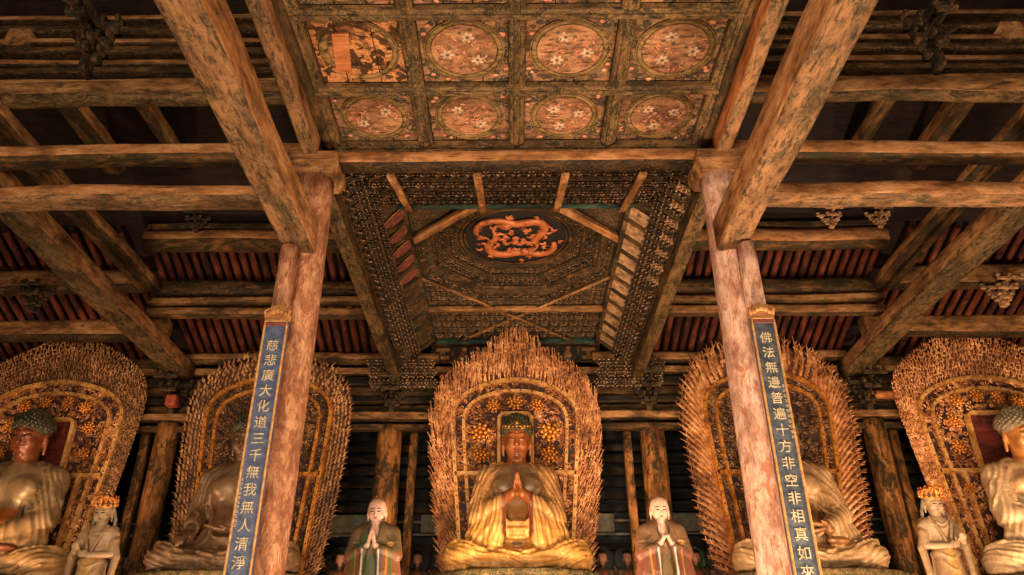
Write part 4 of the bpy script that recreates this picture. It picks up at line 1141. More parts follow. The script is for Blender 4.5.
# ------------------------------------------------------------------ standing figures, built 3.9 m tall
def standing(name, label, loc, kind, mirror=1, sc=1.0):
    t = thing(name, label, 'statue', loc); t.scale = (sc,) * 3; TL = .28
    S = SDF((-.75, -.85, 2.2), (.75, .5, 4.0), .016)
    HC = (0, -.02, 3.50); HS = .235
    S.cap((0, .04, 3.0), (0, .0, 3.35), .135, .125, .08); S.ell((0, .06, 2.85), (.42, .26, .32), .1)
    S.cap((-.3, .05, 2.98), (.3, .05, 2.98), .15, .15, .1)
    head(S, HC, HS, TL)
    if kind == 'pray':
        for q in (-1, 1):
            S.cap((q * .40, .05, 2.92), (q * .46, -.12, 2.42), .13, .11, .05); S.cap((q * .46, -.12, 2.42), (q * .10, -.48, 2.58), .10, .075, .04)
            hand(S, (q * .075, -.50, 2.60), (q * .042, -.50, 2.80), (-q, 0, 0), (0, 1, 0), .8, .03)
    elif kind == 'clasp':
        for q in (-1, 1):
            S.cap((q * .40, .05, 2.92), (q * .46, -.12, 2.42), .13, .11, .05); S.cap((q * .46, -.12, 2.42), (q * .13, -.47, 2.60), .10, .07, .04)
            hand(S, (q * .12, -.48, 2.62), (q * .045, -.55, 2.74), (-q * .9, -.2, .2), (0, 1, .4), .8, .75)
    else:
        m = mirror
        S.cap((m * .40, .05, 2.92), (m * .50, -.05, 2.40), .13, .10, .05); S.cap((m * .50, -.05, 2.40), (m * .30, -.45, 2.42), .095, .07, .04)
        hand(S, (m * .30, -.46, 2.42), (m * .24, -.58, 2.50), (0, .2, 1), (-m, 0, 0), .8, .5)
        S.cap((-m * .40, .05, 2.92), (-m * .48, -.02, 2.40), .13, .10, .05); S.cap((-m * .48, -.02, 2.40), (-m * .05, -.42, 2.34), .095, .07, .04)
        hand(S, (-m * .05, -.43, 2.34), (m * .08, -.46, 2.36), (0, 1, 0), (0, 0, 1), .8, .4)
        S.ell((0, .02, 2.45), (.34, .24, .4), .1)
        for z, rr in ((3.02, .04), (2.9, .035)): S.ridge([(-.26, -.15, z + .06), (0, -.3, z - .08), (.26, -.15, z + .06)], rr * .6, 12, .01, taper=False)
        for k in range(7): S.ell(tuple(S.proj((-.2 + .066 * k, -.25, 2.84 - .05 * math.cos((k - 3) * .5)))), (.028,) * 3, .008)
    sk, sk2 = {'pray': (L3(216, 168, 146), L3(216, 168, 146)), 'clasp': (L3(220, 176, 150), L3(220, 176, 150)), 'bod': (L3(176, 142, 104), L3(170, 136, 98))}[kind]
    hc = np.array(HC)
    S.build('body', M['paintc'], t, paint(sk, (untilt(near((0, hc[1] - HS * .95, hc[2] - HS * .60), HS * .22, .012, (1, .6, .42)), HC, TL), L3(150, 60, 50)),
        (untilt(near((HS * .36, hc[1] - HS * .98, hc[2] + HS * .04), HS * .24, .012, (1, 1, .26)), HC, TL), L3(34, 24, 20)),
        (untilt(near((-HS * .36, hc[1] - HS * .98, hc[2] + HS * .04), HS * .24, .012, (1, 1, .26)), HC, TL), L3(34, 24, 20)),
        (untilt(near((HS * .4, hc[1] - HS * .98, hc[2] + HS * .33), HS * .3, .012, (1, 1, .14)), HC, TL), L3(70, 54, 44)),
        (untilt(near((-HS * .4, hc[1] - HS * .98, hc[2] + HS * .33), HS * .3, .012, (1, 1, .14)), HC, TL), L3(70, 54, 44)),
        (untilt(near((0, hc[1] - HS * .98, hc[2] + HS * .62), HS * .09, .01), HC, TL), L3(96, 30, 24) if kind != 'bod' else sk)))
    R = SDF((-1.0, -.95, -.02), (1.0, .75, 3.3), .022)
    if kind != 'bod':
        R.cap((0, .05, 2.9), (0, .05, 1.4), .40, .50, .1); R.cap((0, .05, 1.4), (0, .02, .25), .50, .58, .1)
        R.cap((-.33, .06, 2.98), (.33, .06, 2.98), .20, .20, .1)
        for q in (-1, 1):
            R.cap((q * .42, .06, 2.95), (q * .52, -.08, 2.42), .20, .19, .06); R.cap((q * .52, -.08, 2.42), (q * .22, -.42, 2.50), .18, .12, .05)
            for j in range(7):
                u = j / 6; top = np.array((q * (.16 + .40 * u), -.46 + .36 * u, 2.48 - .08 * u)); bot = np.array((q * (.22 + .44 * u), -.42 + .40 * u, 1.45 + .1 * math.sin(j * 2)))
                R.chain([top, (top + bot) / 2 + np.array((q * .04, -.03, 0)), bot], [.075, .075, .07], .02)
        R.ell((0, -.26, 3.02), (.15, .22, .34), .03, mode='cut'); R.ell((0, 0, 3.3), (.2, .2, .2), .03, mode='cut')
        for q in (-1, 1):
            R.ridge([(q * .17, .0, 3.2), (q * .14, -.22, 2.95), (q * -.02, -.36, 2.6), (-q * .1, -.36, 2.3)], .03, 14, .012, taper=False)
            for j in range(4): R.ridge([(q * .2, -.2, 2.85 - .1 * j), (q * .42, -.2, 2.72 - .12 * j), (q * .62, 0, 2.7 - .12 * j)], .02, 8, .015)
        for j in range(9): R.ridge([(-.4 + .1 * j, -.5, 1.6), (-.44 + .11 * j, -.6, .9), (-.44 + .11 * j, -.62, .15)], .03, 9, .02)
        R.cap((-.25, -.45, .06), (-.25, -.72, .06), .1, .09, .04); R.cap((.25, -.45, .06), (.25, -.72, .06), .1, .09, .04)
        a, b, c_, d_ = (L3(104, 84, 56), L3(74, 108, 66), L3(126, 80, 52), L3(82, 74, 96)) if kind == 'pray' else (L3(128, 92, 64), L3(104, 76, 52), L3(126, 70, 50), L3(78, 70, 72))
        def stripes(c0, w, lo=1.2, hi=2.52):
            return lambda V: sm((w - abs(abs(V[:, 0] - .04 * (2.2 - V[:, 2])) - c0)) / .008) * sm((V[:, 2] - lo) / .02) * sm((hi - V[:, 2]) / .03) * sm((.1 - V[:, 1]) / .05)
        zones = [(lambda V: sm((2.5 - V[:, 2]) / .05) * sm((abs(V[:, 0]) - .12) / .03), c_), (stripes(.20, .022), L3(220, 204, 178)), (stripes(.255, .022), d_), (stripes(.38, .025), L3(178, 120, 56)),
                 (stripes(.46, .03), b), (lambda V: sm((.2 - abs(V[:, 0])) / .03) * sm((2.4 - V[:, 2]) / .05), L3(78, 84, 50) if kind == 'pray' else L3(110, 84, 44)),
                 (lambda V: sm((.13 - abs(V[:, 0] + .25 - .5 * (V[:, 2] - 2.55))) / .03) * sm((V[:, 2] - 2.5) / .05) * sm((-.15 - V[:, 1]) / .05) * (1 if kind == 'pray' else 0), b),
                 (near((.42, -.18, 2.62), .1, .03), L3(206, 150, 78))]
        R.build('robe', M['paintc'], t, paint(a, *zones))
    else:
        R.cap((0, .05, 2.15), (0, .05, 1.3), .33, .42, .1); R.cap((0, .05, 1.3), (0, .02, .25), .42, .46, .1); R.ell((0, .02, 2.2), (.38, .28, .16), .05)
        for q in (-1, 1):
            R.cap((q * .36, .10, 3.05), (q * .46, .02, 2.75), .10, .12, .05); R.chain([(q * .46, 0, 2.75), (q * .58, .02, 2.35), (q * .56, -.05, 1.7), (q * .6, -.05, 1.0)], [.1, .1, .08, .09], .03)
            R.chain([(q * .26, -.12, 3.12), (q * .2, -.26, 2.9), (q * .1, -.3, 2.6), (q * .02, -.3, 2.3)], [.04] * 4, .02)
        R.ridge([(-.3, -.25, 2.2), (0, -.4, 2.05), (.3, -.25, 2.2)], .045, 10, .02); R.ridge([(-.3, -.3, 2.0), (0, -.45, 1.75), (.3, -.3, 2.0)], .04, 10, .02)
        for j in range(8): R.ridge([(-.3 + .085 * j, -.4, 1.7), (-.33 + .095 * j, -.5, .9), (-.35 + .1 * j, -.5, .15)], .028, 9, .02)
        R.build('robe', M['paintc'], t, paint(L3(160, 124, 88), (lambda V: sm((.16 - abs(V[:, 0])) / .03) * sm((2.3 - V[:, 2]) / .05), L3(186, 140, 80))))
        H = SDF((-.5, -.4, 2.6), (.5, .45, 4.0), .016)
        H.ell((0, .05, 3.62), (.255, .27, .24), .03); H.ell((0, .08, 3.86), (.13, .13, .12), .04)
        for q in (-1, 1): H.chain([(q * .23, .06, 3.55), (q * .29, .06, 3.3), (q * .30, .02, 3.0), (q * .36, -.02, 2.75)], [.05, .045, .05, .03], .02)
        H.ell((0, -.24, 3.46), (.22, .22, .2), .02, mode='cut')
        bow(H.build('hair', M['hair_grey'], t), HC, TL)
        mb = MB()
        for k in range(9):
            a = -.3 + (PI + .6) * k / 8; x, y = .25 * math.cos(a), .03 - .26 * math.sin(a); z = 3.64
            hh = .24 + .14 * math.sin(PI * k / 8) ** 2
            for b in range(5):
                an = PI * b / 4; ox = .06 * math.cos(an); mb.sphere((x * 1.1 - y * ox * 2.5, y * 1.1 + x * ox * 2.5, z + hh * .55 + .06 * math.sin(an)), .036, 7, 5)
            for v_, s_ in ((.2, .045), (.5, .05), (.8, .042), (1.05, .03)): mb.sphere((x * (1.12 + .05 * v_), y * (1.12 + .05 * v_), z + hh * v_), s_, 8, 6)
            for q in (-1, 1): mb.tube([(x * 1.1, y * 1.1, z + hh * .3), (x * 1.18 - y * .22 * q, y * 1.18 + x * .22 * q, z + hh * .75), (x * 1.2 - y * .1 * q, y * 1.2 + x * .1 * q, z + hh)], [.035, .03, .01], 6)
        mb.tube([(.25 * math.cos(a), .03 - .265 * math.sin(a), 3.66) for a in np.linspace(-.4, PI + .4, 24)], .03, 6)
        mb.sphere((0, -.27, 3.84), .08, 10, 8, sc=(1, .6, 1.3))
        bow(mb.build('crown', M['crown'], t), HC, TL)
    return t
standing('standing_monk', 'shaven monk statue, palms pressed upright, green and brown robe, before the left rear column', (-2.80, 15.35, 2.12), 'pray', sc=.78)
standing('standing_monk', 'shaven monk statue, clasped hands, brown robe with striped sleeves, before the right rear column', (2.80, 15.35, 2.12), 'clasp', sc=.78)
standing('standing_bodhisattva', 'crowned attendant statue at lower left, holding a small object beside the leftmost Buddha', (-8.22, 15.35, 2.30), 'bod', -1, sc=.73)
standing('standing_bodhisattva', 'crowned pale attendant statue at lower right, beside the rightmost Buddha', (8.25, 15.35, 2.38), 'bod', 1, sc=.73)
for x, zt, lb in ((-2.80, 2.12, 'stone block under the monk with palms pressed'), (2.80, 2.12, 'stone block under the monk with clasped hands'), (-8.22, 2.30, 'stone block under the left crowned attendant'), (8.25, 2.38, 'stone block under the right crowned attendant')):
    t = thing('plinth', lb, 'pedestal', (x, 15.35, AF)); k = (zt - AF) / 1.1; mb = MB(); mb.lathe([(.72, 0), (.72, .2 * k), (.56, .3 * k), (.54, .75 * k), (.66, .9 * k), (.68, 1.0 * k)], 8, smooth=False); mb.build('drum', M['brick'], t)
    mb = MB(); mb.lathe([(.62, 1.0 * k), (.68, zt - AF - .05), (.68, zt - AF - .005), (.02, zt - AF - .005)], 24); mb.build('lotus_top', M['lotus'], t)

# small haloed figures on the shelf behind
fig = None
FL = [(-4.9, 'left of the left monk, partly behind him'), (-2.75, 'just right of the left monk'), (-2.12, 'between the left monk and the central throne'), (2.36, 'just right of the central throne'), (3.05, 'left of the clasping monk at his elbow'), (4.95, 'green haloed one right of the clasping monk'), (5.6, 'far right one by the slate board halo')]
for i, (x, lb) in enumerate(FL):
    if fig is None:
        fig = t = thing('haloed_figurine', 'x', 'statue', (0, 0, 0))
        S = SDF((-.4, -.35, 0), (.4, .3, 1.25), .02)
        S.ell((0, 0, .32), (.26, .2, .3), .05); S.ell((0, -.02, .12), (.36, .27, .13), .06); S.cap((-.2, 0, .52), (.2, 0, .52), .1, .1, .06); S.cap((0, 0, .6), (0, 0, .75), .06, .06, .04)
        head(S, (0, -.02, .9), .125)
        for q in (-1, 1): S.cap((q * .25, 0, .5), (q * .27, -.1, .28), .07, .06, .03); S.cap((q * .27, -.1, .28), (q * .04, -.24, .32), .06, .045, .03)
        S.ell((0, .03, 1.03), (.12, .12, .1), .03)
        S.build('body', M['paintc'], t, paint(L3(90, 66, 44), (lambda V: sm((V[:, 2] - .7) / .03) * sm((1.0 - V[:, 2]) / .02), L3(186, 124, 92)), (lambda V: sm((V[:, 2] - 1.0) / .02), L3(26, 20, 16)), (lambda V: sm((.55 - V[:, 2]) / .05) * sm((.12 - abs(V[:, 0])) / .03), L3(150, 80, 48))))
        mb = MB(); mb.lathe([(.02, -.02), (.33, -.02), (.36, 0), (.33, .02), (.02, .02)], 28); mb.build('halo', M['black'], t, (0, .2, .88), (PI / 2, 0, 0))
        mb = MB(); mb.tube([(.35 * math.cos(a), 0, .35 * math.sin(a)) for a in np.linspace(0, 2 * PI, 33)], .018, 6); mb.build('halo_rim', M['wood_black'], t, (0, .18, .88))
        o = t
    else: o = copy_tree(fig)
    o.location = (x, 22.05, 4.02 - .0); o['label'] = 'small dark haloed seated figurine on the shelf, ' + lb; o['group'] = 'haloed figurines on the rear shelf'
    if i == 5:
        for c in list(C.objects):
            if c.parent == o and c.name.startswith('halo') and 'rim' not in c.name: c.data = c.data.copy(); c.data.materials[0] = M['wall_grey']; c.data.materials[0] = plain('halo_green', hexc(36, 70, 40), hexc(66, 110, 60))
tag(box_part('rear_shelf', (-6.4, 21.9, 0), (6.4, 22.4, 4.0), 'brick', ch=.03), 'raised brick shelf along the rear of the altar behind the monks', 'shelf', None, 'thing')
tag(box_part('painted_screen', (-6.4, 22.42, 0), (6.4, 22.5, 5.0), 'ceil_paint', ch=.01), 'painted screen board behind the small haloed figurines', 'screen', None, 'thing')
# ================================================================== flame aureoles
def resample(P, n):
    P = np.array(P, float); d = np.r_[0, np.cumsum(np.linalg.norm(np.diff(P, axis=0), axis=1))]
    u = np.linspace(0, d[-1], n); return np.stack([np.interp(u, d, P[:, 0]), np.interp(u, d, P[:, 1])], 1)
def full(half): return [(-x, z) for x, z in half] + [(x, z) for x, z in half[::-1][1:]]
def smooth_poly(P, it=2):
    for _ in range(it):
        Q = [P[0]]
        for a, b in zip(P, P[1:]): Q += [(a[0] * .75 + b[0] * .25, a[1] * .75 + b[1] * .25), (a[0] * .25 + b[0] * .75, a[1] * .25 + b[1] * .75)]
        P = Q + [P[-1]]
    return P
def ribbon(mb, P, w, d, y=0.0, mi=0):
    P = np.array(P, float); n = len(P); V = []; F = []
    T = np.gradient(P, axis=0); T /= np.linalg.norm(T, axis=1)[:, None]; N = np.stack([-T[:, 1], T[:, 0]], 1)
    for i in range(n):
        for s_, yy in ((-1, y), (-.62, y - d), (.62, y - d), (1, y)):
            q = P[i] + N[i] * w / 2 * s_; V.append((q[0], yy, q[1]))
    for i in range(n - 1):
        for k in range(4):
            j = (k + 1) % 4; F.append((i * 4 + k, i * 4 + j, i * 4 + 4 + j, i * 4 + 4 + k))
    F.append((3, 2, 1, 0)); F.append(tuple((n - 1) * 4 + k for k in range(4)))
    mb.add(V, F, mi)
def inside(poly, x, z):
    c = False; j = len(poly) - 1
    for i in range(len(poly)):
        if (poly[i][1] > z) != (poly[j][1] > z) and x < (poly[j][0] - poly[i][0]) * (z - poly[i][1]) / (poly[j][1] - poly[i][1]) + poly[i][0]: c = not c
        j = i
    return c
def tongue(mb, p, d, L, w, y, r, barbs=0, curl=.3, mi=0):
    """one flame tongue in relief: S-curved tapering blade, with optional side barbs"""
    d = np.array(d) / np.linalg.norm(d); nn = np.array((-d[1], d[0])); sg = r.choice((-1, 1)) if abs(d[0]) < .25 else (1 if d[0] > 0 else -1)
    pts = []; 
    for i in range(5):
        u = i / 4; q = np.array(p) + d * L * u + nn * sg * curl * L * .35 * math.sin(u * 3.0) * (1 - .2 * u)
        pts.append((q[0], y - .10 * math.sin(u * 2.6) * min(1, L * 2), q[1]))
    mb.tube(pts, [w * .55, w * .62, w * .48, w * .3, .006], 5, mi, flat=.75, up=(0, 1, 0), cap=False, smooth=False)
    for b in range(barbs):
        u = .15 + .65 * b / max(1, barbs - 1); i = min(3, int(u * 4)); c = np.array(pts[i]) * (1 - (u * 4 - i)) + np.array(pts[i + 1]) * (u * 4 - i)
        s2 = 1 if b % 2 else -1; e = c + np.array(((d[0] * .9 + nn[0] * s2 * .8) * w * 1.1, -.03, (d[1] * .9 + nn[1] * s2 * .8) * w * 1.1))
        mb.tube([tuple(c), tuple(e)], [w * .28, .005], 4, mi, cap=False, smooth=False)
def scroll(mb, x, z, y, R, r, w=.018):
    a0 = r.uniform(0, 6.3); s = r.choice((-1, 1)); pts = []
    for i in range(8):
        u = i / 7; a = a0 + s * u * 5.2; q = R * (1 - .72 * u); pts.append((x + q * math.cos(a), y - .03 * math.sin(u * 3), z + q * math.sin(a)))
    mb.tube(pts, [w * .5, w, w * 1.1, w * 1.1, w, w, w * 1.2, w * 1.5], 4, cap=False, smooth=False)

M['flame_shadow'] = plain('flame_ground_shade', hexc(60, 32, 18), hexc(116, 68, 38), 12)  # dark ground paints in the shade of the gaps between tongues
def medallion_mesh():
    mb = MB(); mb.sphere((0, -.05, 0), .07, 8, 6)
    for ring, (n, q, s_) in enumerate(((7, .13, .065), (9, .22, .06))):
        for k in range(n):
            a = 2 * PI * k / n + ring * .3; mb.sphere((q * math.cos(a), -.03 + .01 * ring, q * math.sin(a)), s_, 7, 5, sc=(1, .7, 1))
    return mb.mesh('medallion', [M['gold']])
MED = medallion_mesh()
def aureole(label, loc, fo, fi, out, style, cross_z, niche, meds, gold, flame, fili, nichemat, seed, peak=None):
    t = thing('flame_aureole', label, 'halo', loc); t.scale = (.98, 1, .98)
    r = random.Random(seed)
    FO, FI, OU = full(smooth_poly(fo)), full(smooth_poly(fi)), full(smooth_poly(out, 1))
    mb = MB(); mb.prism([(x * .93, z * .97) for x, z in OU], .10, .2, ax='y'); mb.build('backing_plate', M['aureole_back'] if style != 'comb' else M['aureole_back'], t)
    mb = MB(); mb.prism([(x, z) for x, z in FO], .02, .1, ax='y'); mb.build('inner_ground', M['aureole_back'], t)
    mb = MB(); ribbon(mb, resample(FO, 90), .15, .13, .03); mb.build('outer_frame', gold, t)
    mb = MB(); ribbon(mb, resample(FI, 90), .13, .12, .03); mb.build('inner_frame', gold, t)
    # stud rows
    mb = MB()
    for P_, k in ((FO, 44), (FI, 38)):
        for q in resample(P_, k): mb.sphere((q[0], -.105, q[1]), .026, 6, 4)
    mb.build('frame_studs', M['stud'], t)
    xf = np.interp(cross_z, [p[1] for p in fo[:6]], [p[0] for p in fo[:6]])
    mb = MB(); ribbon(mb, [(-xf, cross_z), (xf, cross_z)], .17, .12, .02); mb.build('crossbar', gold, t)
    for q in (-1, 1):
        mb = MB(); ribbon(mb, [(q * (niche[0] + .38), .0), (q * (niche[0] + .52), cross_z)], .13, .11, .02); mb.build('lower_stile', gold, t)
    # niche behind the head
    nw, nt = niche; P_ = [(-nw, cross_z), (-nw, nt - .12), (-nw * .9, nt), (nw * .9, nt), (nw, nt - .12), (nw, cross_z)]
    mb = MB(); mb.prism(P_, -.03, .02, ax='y'); mb.build('niche_board', nichemat, t)
    mb = MB(); ribbon(mb, resample(P_, 30), .14, .13, .0); mb.build('niche_frame', gold, t)
    for i, (x, z, s_) in enumerate(meds):
        o = bpy.data.objects.new('medallion', MED); C.objects.link(o); o.parent = t; o.location = (x, -.08, z); o.scale = (s_ * .85, 1, s_ * .85)
    # openwork scrolls
    mb = MB(); k = 0; tries = 0; cells = {}
    while k < 1150 and tries < 16000:
        tries += 1; x = r.uniform(-2, 2); z = r.uniform(.2, 5.8)
        if not inside(FO, x, z): continue
        if abs(x) < nw + .1 and z < nt + .1: continue
        ck = (int(x * 9), int(z * 9)); 
        if cells.get(ck, 0) >= 3: continue
        cells[ck] = cells.get(ck, 0) + 1
        scroll(mb, x, z, -.01, r.uniform(.05, .10), r, r.uniform(.016, .026)); k += 1
        if k % 3 == 0: mb.sphere((x + r.uniform(-.06, .06), -.03, z + r.uniform(-.06, .06)), r.uniform(.022, .04), 5, 4)
    mb.build('scroll_filigree', fili, t)
    # flames
    mb = MB(); N = 200; A, B = resample(FO, N), resample(OU, N)
    def at(s_, q):
        i = s_ * (N - 1); j = min(int(i), N - 2); f = i - j
        a = A[j] * (1 - f) + A[j + 1] * f; b = B[j] * (1 - f) + B[j + 1] * f
        d = b - a; d /= np.linalg.norm(d) + 1e-6; return a * (1 - q) + b * q, d, np.linalg.norm(b - a)
    upv = np.array((0, 1.0))
    if style == 'spear':
        for row, (q0, cnt) in enumerate(((.0, 150), (.16, 156), (.32, 160), (.48, 170), (.62, 170), (.76, 150))):
            for i in range(cnt):
                s_ = (i + r.uniform(-.3, .3) + .5) / cnt; p, d, W = at(s_, q0 + r.uniform(-.06, .06))
                top = abs(s_ - .5) < .27; k = s_ * 26; g = .72 + .40 * (1 - abs(2 * (k - math.floor(k)) - 1)) if top else r.uniform(.8, 1.15)
                dd = d * (.35 if top else .95) + upv * (1.6 if top else .85)
                L = ((.42 if row < 5 else .34) * W * g + .10) if top else .36 * g
                tongue(mb, p, dd, L, .040 if top else .034, .03 - .03 * (5 - row) * .25, r, 2, .16)
                if i % 2 == 0: mb.sphere((p[0] + r.uniform(-.04, .04), -.05, p[1] + r.uniform(-.04, .04)), .035, 6, 4)
    elif style == 'leaf':
        for side, cnt, q0 in ((0, 80, .04), (1, 80, .34)):
            for i in range(cnt):
                s_ = (i + .5 + .5 * side) / cnt
                if s_ > .999: continue
                p, d, W = at(s_, q0); dd = d + upv * .16
                tongue(mb, p, dd, W * (1.02 - q0) * r.uniform(.9, 1.1), .10 - .02 * side, .02 + .04 * side, r, 5, .22)
        for i in range(150):
            p, d, W = at(r.random(), r.uniform(.05, .55)); scroll(mb, p[0], p[1], -.04, .05, r, .014)
    elif style == 'scale':
        for row in range(6):
            cnt = 100
            for i in range(cnt):
                s_ = (i + .5 * (row % 2) + r.uniform(-.2, .2)) / cnt; s_ = min(max(s_, 0), 1); p, d, W = at(s_, .06 + .155 * row)
                tongue(mb, p, d * .9 + upv * .5 + np.array((r.uniform(-.3, .3), 0)), .20 * r.uniform(.8, 1.2), .062, .02 - .02 * row * .5, r, 1, .8)
    else:
        for row in range(10):
            cnt = 170
            for i in range(cnt):
                s_ = (i + .5 * (row % 2)) / cnt; p, d, W = at(s_, .03 + .10 * row + r.uniform(-.02, .02))
                top = abs(s_ - .5) < .28
                tongue(mb, p, d * (.5 if top else .8) + upv * (1.0 if top else .45), (W * .12 if row < 9 else .08) * r.uniform(.85, 1.15) + .03, .034, .02 - .008 * row, r, 1, .35)
                if (i + row) % 2 == 0: mb.sphere((p[0], -.04 - .008 * row, p[1]), .03, 5, 4)
    # flat ground of the flame band so that the tongues sit on a carved body
    o = mb.build('flame_border', flame, t)
    mb = MB(); c2 = resample([tuple(a * .72 + b * .28) for a, b in zip(B, A)], 90)
    mb.prism([tuple(p) for p in c2], .05, .13, ax='y'); mb.build('flame_ground', M['flame_shadow'], t)
    return t
HC_ = [(1.42, .0), (1.50, .9), (1.80, 4.3), (1.74, 4.75), (1.50, 5.08), (1.05, 5.34), (.5, 5.5), (0, 5.55)]
HI_ = [(1.10, .0), (1.20, .9), (1.50, 4.2), (1.42, 4.65), (1.18, 4.9), (.8, 5.08), (.4, 5.18), (0, 5.2)]
sx_ = lambda P, k, dz=0: [(x * k, z + (dz if z > 4 else 0)) for x, z in P]
AY = 20.45
aureole('tall gilded halo with a jagged crown of spear flames behind the central praying Buddha', (-.03, AY, 4.13), HC_, HI_,
        [(2.0, .1), (2.25, 1.5), (2.50, 3.4), (2.60, 4.3), (2.50, 4.9), (2.2, 5.5), (1.7, 6.0), (1.1, 6.35), (.65, 6.65), (.3, 7.05), (0, 7.35)], 'spear', 2.8, (.46, 4.5),
        [(-.98, 3.95, 1.25), (.98, 3.95, 1.25), (-.95, 3.3, 1.05), (.95, 3.3, 1.05), (-.62, 4.72, .9), (.62, 4.72, .9), (0, 4.82, 1)], M['gold_frame'], M['gold_flame'], M['filigree'], M['aureole_back'], 3)
aureole('leftmost halo, broad smooth rim of fine comb-like flames and a dark red niche board', (-13.0, AY, 4.13), sx_(HC_, 1.12), sx_(HI_, 1.12),
        [(1.95, .1), (2.2, 1.5), (2.5, 3.6), (2.62, 4.9), (2.55, 5.4), (2.28, 5.9), (1.62, 6.4), (.75, 6.85), (0, 7.2)], 'comb', 2.8, (.68, 4.4),
        [(-.85, 4.8, .8), (-.28, 4.92, .8), (.35, 4.9, .8), (.9, 4.75, .8), (-1.12, 4.2, .8), (1.14, 4.15, .8), (-1.17, 3.45, .8), (1.17, 3.4, .8)], M['gold_frame'], M['gold_old'], M['filigree'], M['niche_red'], 4)
aureole('rightmost halo, pale comb-like flame rim, gold rosettes and a dark red niche board', (13.25, AY, 4.13), sx_(HC_, 1.12), sx_(HI_, 1.12),
        [(1.95, .1), (2.2, 1.5), (2.5, 3.6), (2.66, 4.9), (2.6, 5.4), (2.3, 5.95), (1.65, 6.45), (.8, 6.9), (0, 7.25)], 'comb', 2.8, (.68, 4.45),
        [(-.85, 4.8, .9), (-.25, 4.95, .9), (.35, 4.9, .9), (.9, 4.8, .9), (-1.12, 4.2, .9), (1.12, 4.2, .9), (-1.17, 3.45, .9), (1.17, 3.45, .9), (-1.2, 2.3, .7), (1.2, 2.3, .7)], M['gold_frame'], M['gold_flame'], M['filigree'], M['niche_red'], 5)
aureole('dark aged halo with a rounded leafy rim behind the blue couplet board', (-6.95, AY, 4.13), sx_(HC_, 1.0, .1), sx_(HI_, 1.0, .1),
        [(1.9, .1), (2.2, 1.5), (2.42, 3.6), (2.46, 4.8), (2.25, 5.5), (1.65, 6.12), (.8, 6.45), (0, 6.55)], 'scale', 2.8, (.46, 4.4), [(0, 4.85, .7)], M['gold'], M['gold_old'], M['filigree_old'], M['aureole_back'], 6)
aureole('halo ringed by long separate radiating flame leaves behind the slate couplet board', (7.05, AY, 4.13), sx_(HC_, 1.0, .2), sx_(HI_, 1.0, .2),
        [(2.1, .1), (2.4, 1.5), (2.62, 3.8), (2.64, 4.9), (2.42, 5.65), (1.8, 6.4), (.95, 6.85), (0, 7.05)], 'leaf', 2.8, (.46, 4.4), [(0, 4.85, .7)], M['gold'], M['gold_flame'], M['filigree_old'], M['aureole_back'], 7)

# ================================================================== couplet boards on the prop posts
def couplet(x, chars, z0, step, ground, label, y=10.30, tilt=0.0, left=True):
    t = thing('couplet_board', label, 'sign', (x, y, 0))
    zt, zb = 6.62, 2.3; w = .36
    box_part('panel', (-w / 2, -.03, zb), (w / 2, .04, zt), ground, t, .008)
    mb = MB()
    for q in (-1, 1): mb.box((q * (w / 2 - .015), -.035, (zt + zb) / 2), (.03, .04, zt - zb), ch=.01)
    for z in (zt - .015, zb): mb.box((0, -.035, z), (w, .04, .03), ch=.01)
    mb.build('gilt_border', M['border_gold'], t)
    mb = MB(); mb.prism([(-.18, zt), (-.2, zt + .1), (-.13, zt + .22), (0, zt + .27), (.13, zt + .22), (.2, zt + .1), (.18, zt)], -.03, .03, ax='y')
    for k in range(5): mb.sphere((-.12 + .06 * k, -.05, zt + .10 + .05 * math.sin(PI * k / 4)), .045, 8, 5, sc=(1, .6, 1))
    for q in (-1, 1): mb.tube([(q * .16, -.04, zt + .05), (q * .19, -.05, zt + .14), (q * .12, -.05, zt + .2)], [.02, .03, .012], 6)
    mb.build('carved_finial', M['wood_warm'], t)
    box_part('finial_band', (-.18, -.05, zt - .09), (.18, -.03, zt - .02), 'leaf_red', t, .004)
    for i, ch in enumerate(chars):
        cu = bpy.data.curves.new('character', 'FONT'); cu.body = ch; cu.size = .185; cu.extrude = .004; cu.align_x = 'CENTER'; cu.align_y = 'CENTER';
        tmp = bpy.data.objects.new('tmp', cu); me = bpy.data.meshes.new_from_object(tmp); bpy.data.objects.remove(tmp); bpy.data.curves.remove(cu)
        me.name = 'character'; me.materials.clear(); me.materials.append(M['char'])
        o = bpy.data.objects.new('character', me); C.objects.link(o); o.parent = t
        o.location = (0, -.04, z0 - step * i); o.rotation_euler = (PI / 2, 0, 0)
    # small signature column, too small to read: short strokes
    mb = MB(); r = random.Random(3)
    for i in range(11):
        z = (4.25 if left else 5.55) - i * .06 if left else (5.55 - i * .075)
        for q in range(3): mb.box(((-.135 if left else .13) + r.uniform(-.01, .01), -.036, z - .015 * q), (.035, .008, .006))
    mb.build('small_inscription', M['char'], t)
couplet(-3.64, '慈悲廣大化道三千無我無人清淨', 6.20, .2345, 'blue', 'long blue couplet board with fourteen cream characters on the left prop post')
couplet(3.66, '佛法無邊普遍十方非空非相真如來', 6.28, .2345, 'slate', 'long slate couplet board with cream characters on the right prop post', left=False)
# ================================================================== camera and light
cam = bpy.data.cameras.new('camera'); co = bpy.data.objects.new('camera', cam); C.objects.link(co)
cam.sensor_width = 36; cam.lens = 757 / 1024 * 36; cam.clip_end = 200
fwd = Vector((0, math.cos(math.radians(28)), math.sin(math.radians(28))))
q = fwd.to_track_quat('-Z', 'Y'); roll = Matrix.Rotation(math.radians(-.33), 4, 'Z')
co.matrix_world = Matrix.Translation((-.1, 0, 1.7)) @ q.to_matrix().to_4x4() @ roll
bpy.context.scene.camera = co

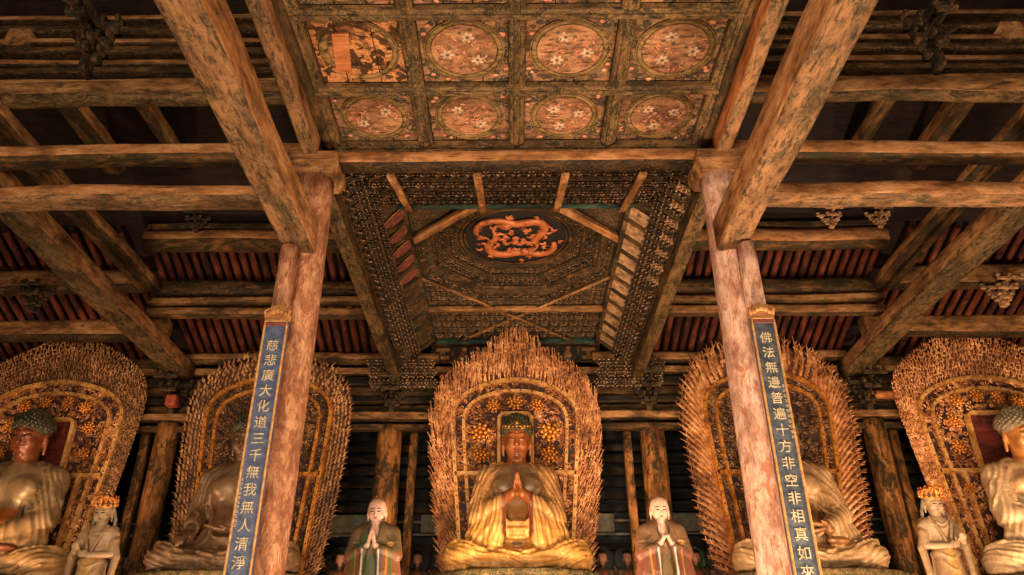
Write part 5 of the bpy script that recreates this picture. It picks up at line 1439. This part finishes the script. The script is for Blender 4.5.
def area(name, loc, target, size, power, col, sy=None, spread=PI):
    l = bpy.data.lights.new(name, 'AREA'); l.energy = power; l.color = col; l.size = size
    if sy: l.shape = 'RECTANGLE'; l.size_y = sy
    l.spread = spread
    o = bpy.data.objects.new(name, l); C.objects.link(o); o.location = loc
    o.rotation_euler = (Vector(target) - Vector(loc)).to_track_quat('-Z', 'Y').to_euler(); return o
# daylight entering by the open doorway behind the viewer
area('doorway_daylight', (-2.5, -8.6, 3.2), (2.5, 12, 6.5), 9, 3000, (1, .79, .57), 6)
# unseen warm fill floodlights, added to light statues, roof and coffers
def add_flood(x, y, z, tx, ty, tz, power, col, lb, size=.5):
    t = thing('added_flood', lb, 'added lamp', (x, y, z))
    d = (Vector((tx, ty, tz)) - Vector((x, y, z))).normalized()
    h = MB(); h.box((0, 0, 0), (.36, .26, .12), ch=.03)
    o = h.build('housing', M['metal_grey'], t, tuple(-d * .12)); o.rotation_euler = d.to_track_quat('Z', 'Y').to_euler()
    s = MB(); s.box((0, 0, -.2), (.05, .05, .2)); s.box((0, 0, -.29), (.3, .2, .03)); s.build('stand', M['metal_grey'], t)
    l = area('added_flood_light', (0, 0, 0), (0, 1, 0), size, power, col); l.parent = t
    l.rotation_euler = d.to_track_quat('-Z', 'Y').to_euler(); l.location = tuple(d * .05)
WARM = (1, .66, .38)
add_flood(0, 14.9, 2.33, 0, 20.8, 8.0, 360, WARM, 'small unseen lamp added on the altar edge before the central statue')
add_flood(-6.6, 15.4, 2.33, -7.2, 20.8, 8.0, 90, WARM, 'small unseen lamp added on the altar edge before the second statue from left')
add_flood(6.8, 15.4, 2.33, 7.2, 20.8, 8.0, 130, WARM, 'small unseen lamp added on the altar edge before the second statue from right')
add_flood(-12.4, 15.4, 2.33, -13.0, 20.8, 8.5, 300, WARM, 'small unseen lamp added on the altar edge before the leftmost statue')
add_flood(12.4, 15.4, 2.33, 13.3, 20.8, 8.5, 420, WARM, 'small unseen lamp added on the altar edge before the rightmost statue')
add_flood(-6.5, 9.0, .35, -6.5, 14.0, 10.0, 70, (1, .73, .48), 'unseen lamp added on the floor of the left bay, aimed at the roof', 1.0)
add_flood(6.5, 9.0, .35, 6.5, 14.0, 10.0, 900, (1, .73, .48), 'unseen lamp added on the floor of the right bay, aimed at the roof', 1.0)
add_flood(0.4, 8.0, .35, 0, 11.0, 10.0, 560, (1, .72, .46), 'unseen lamp added on the floor of the middle bay, aimed at the coffers', 1.0)
w = bpy.data.worlds.new('world'); bpy.context.scene.world = w; w.use_nodes = True
w.node_tree.nodes['Background'].inputs[0].default_value = (1, .8, .6, 1); w.node_tree.nodes['Background'].inputs[1].default_value = .06
sc = bpy.context.scene
sc.view_settings.view_transform = 'Standard'; sc.view_settings.look = 'None'; sc.view_settings.gamma = 1; sc.view_settings.use_curve_mapping = False
sc.view_settings.exposure = 0.45
sc.cycles.use_denoising = True; sc.cycles.max_bounces = 6
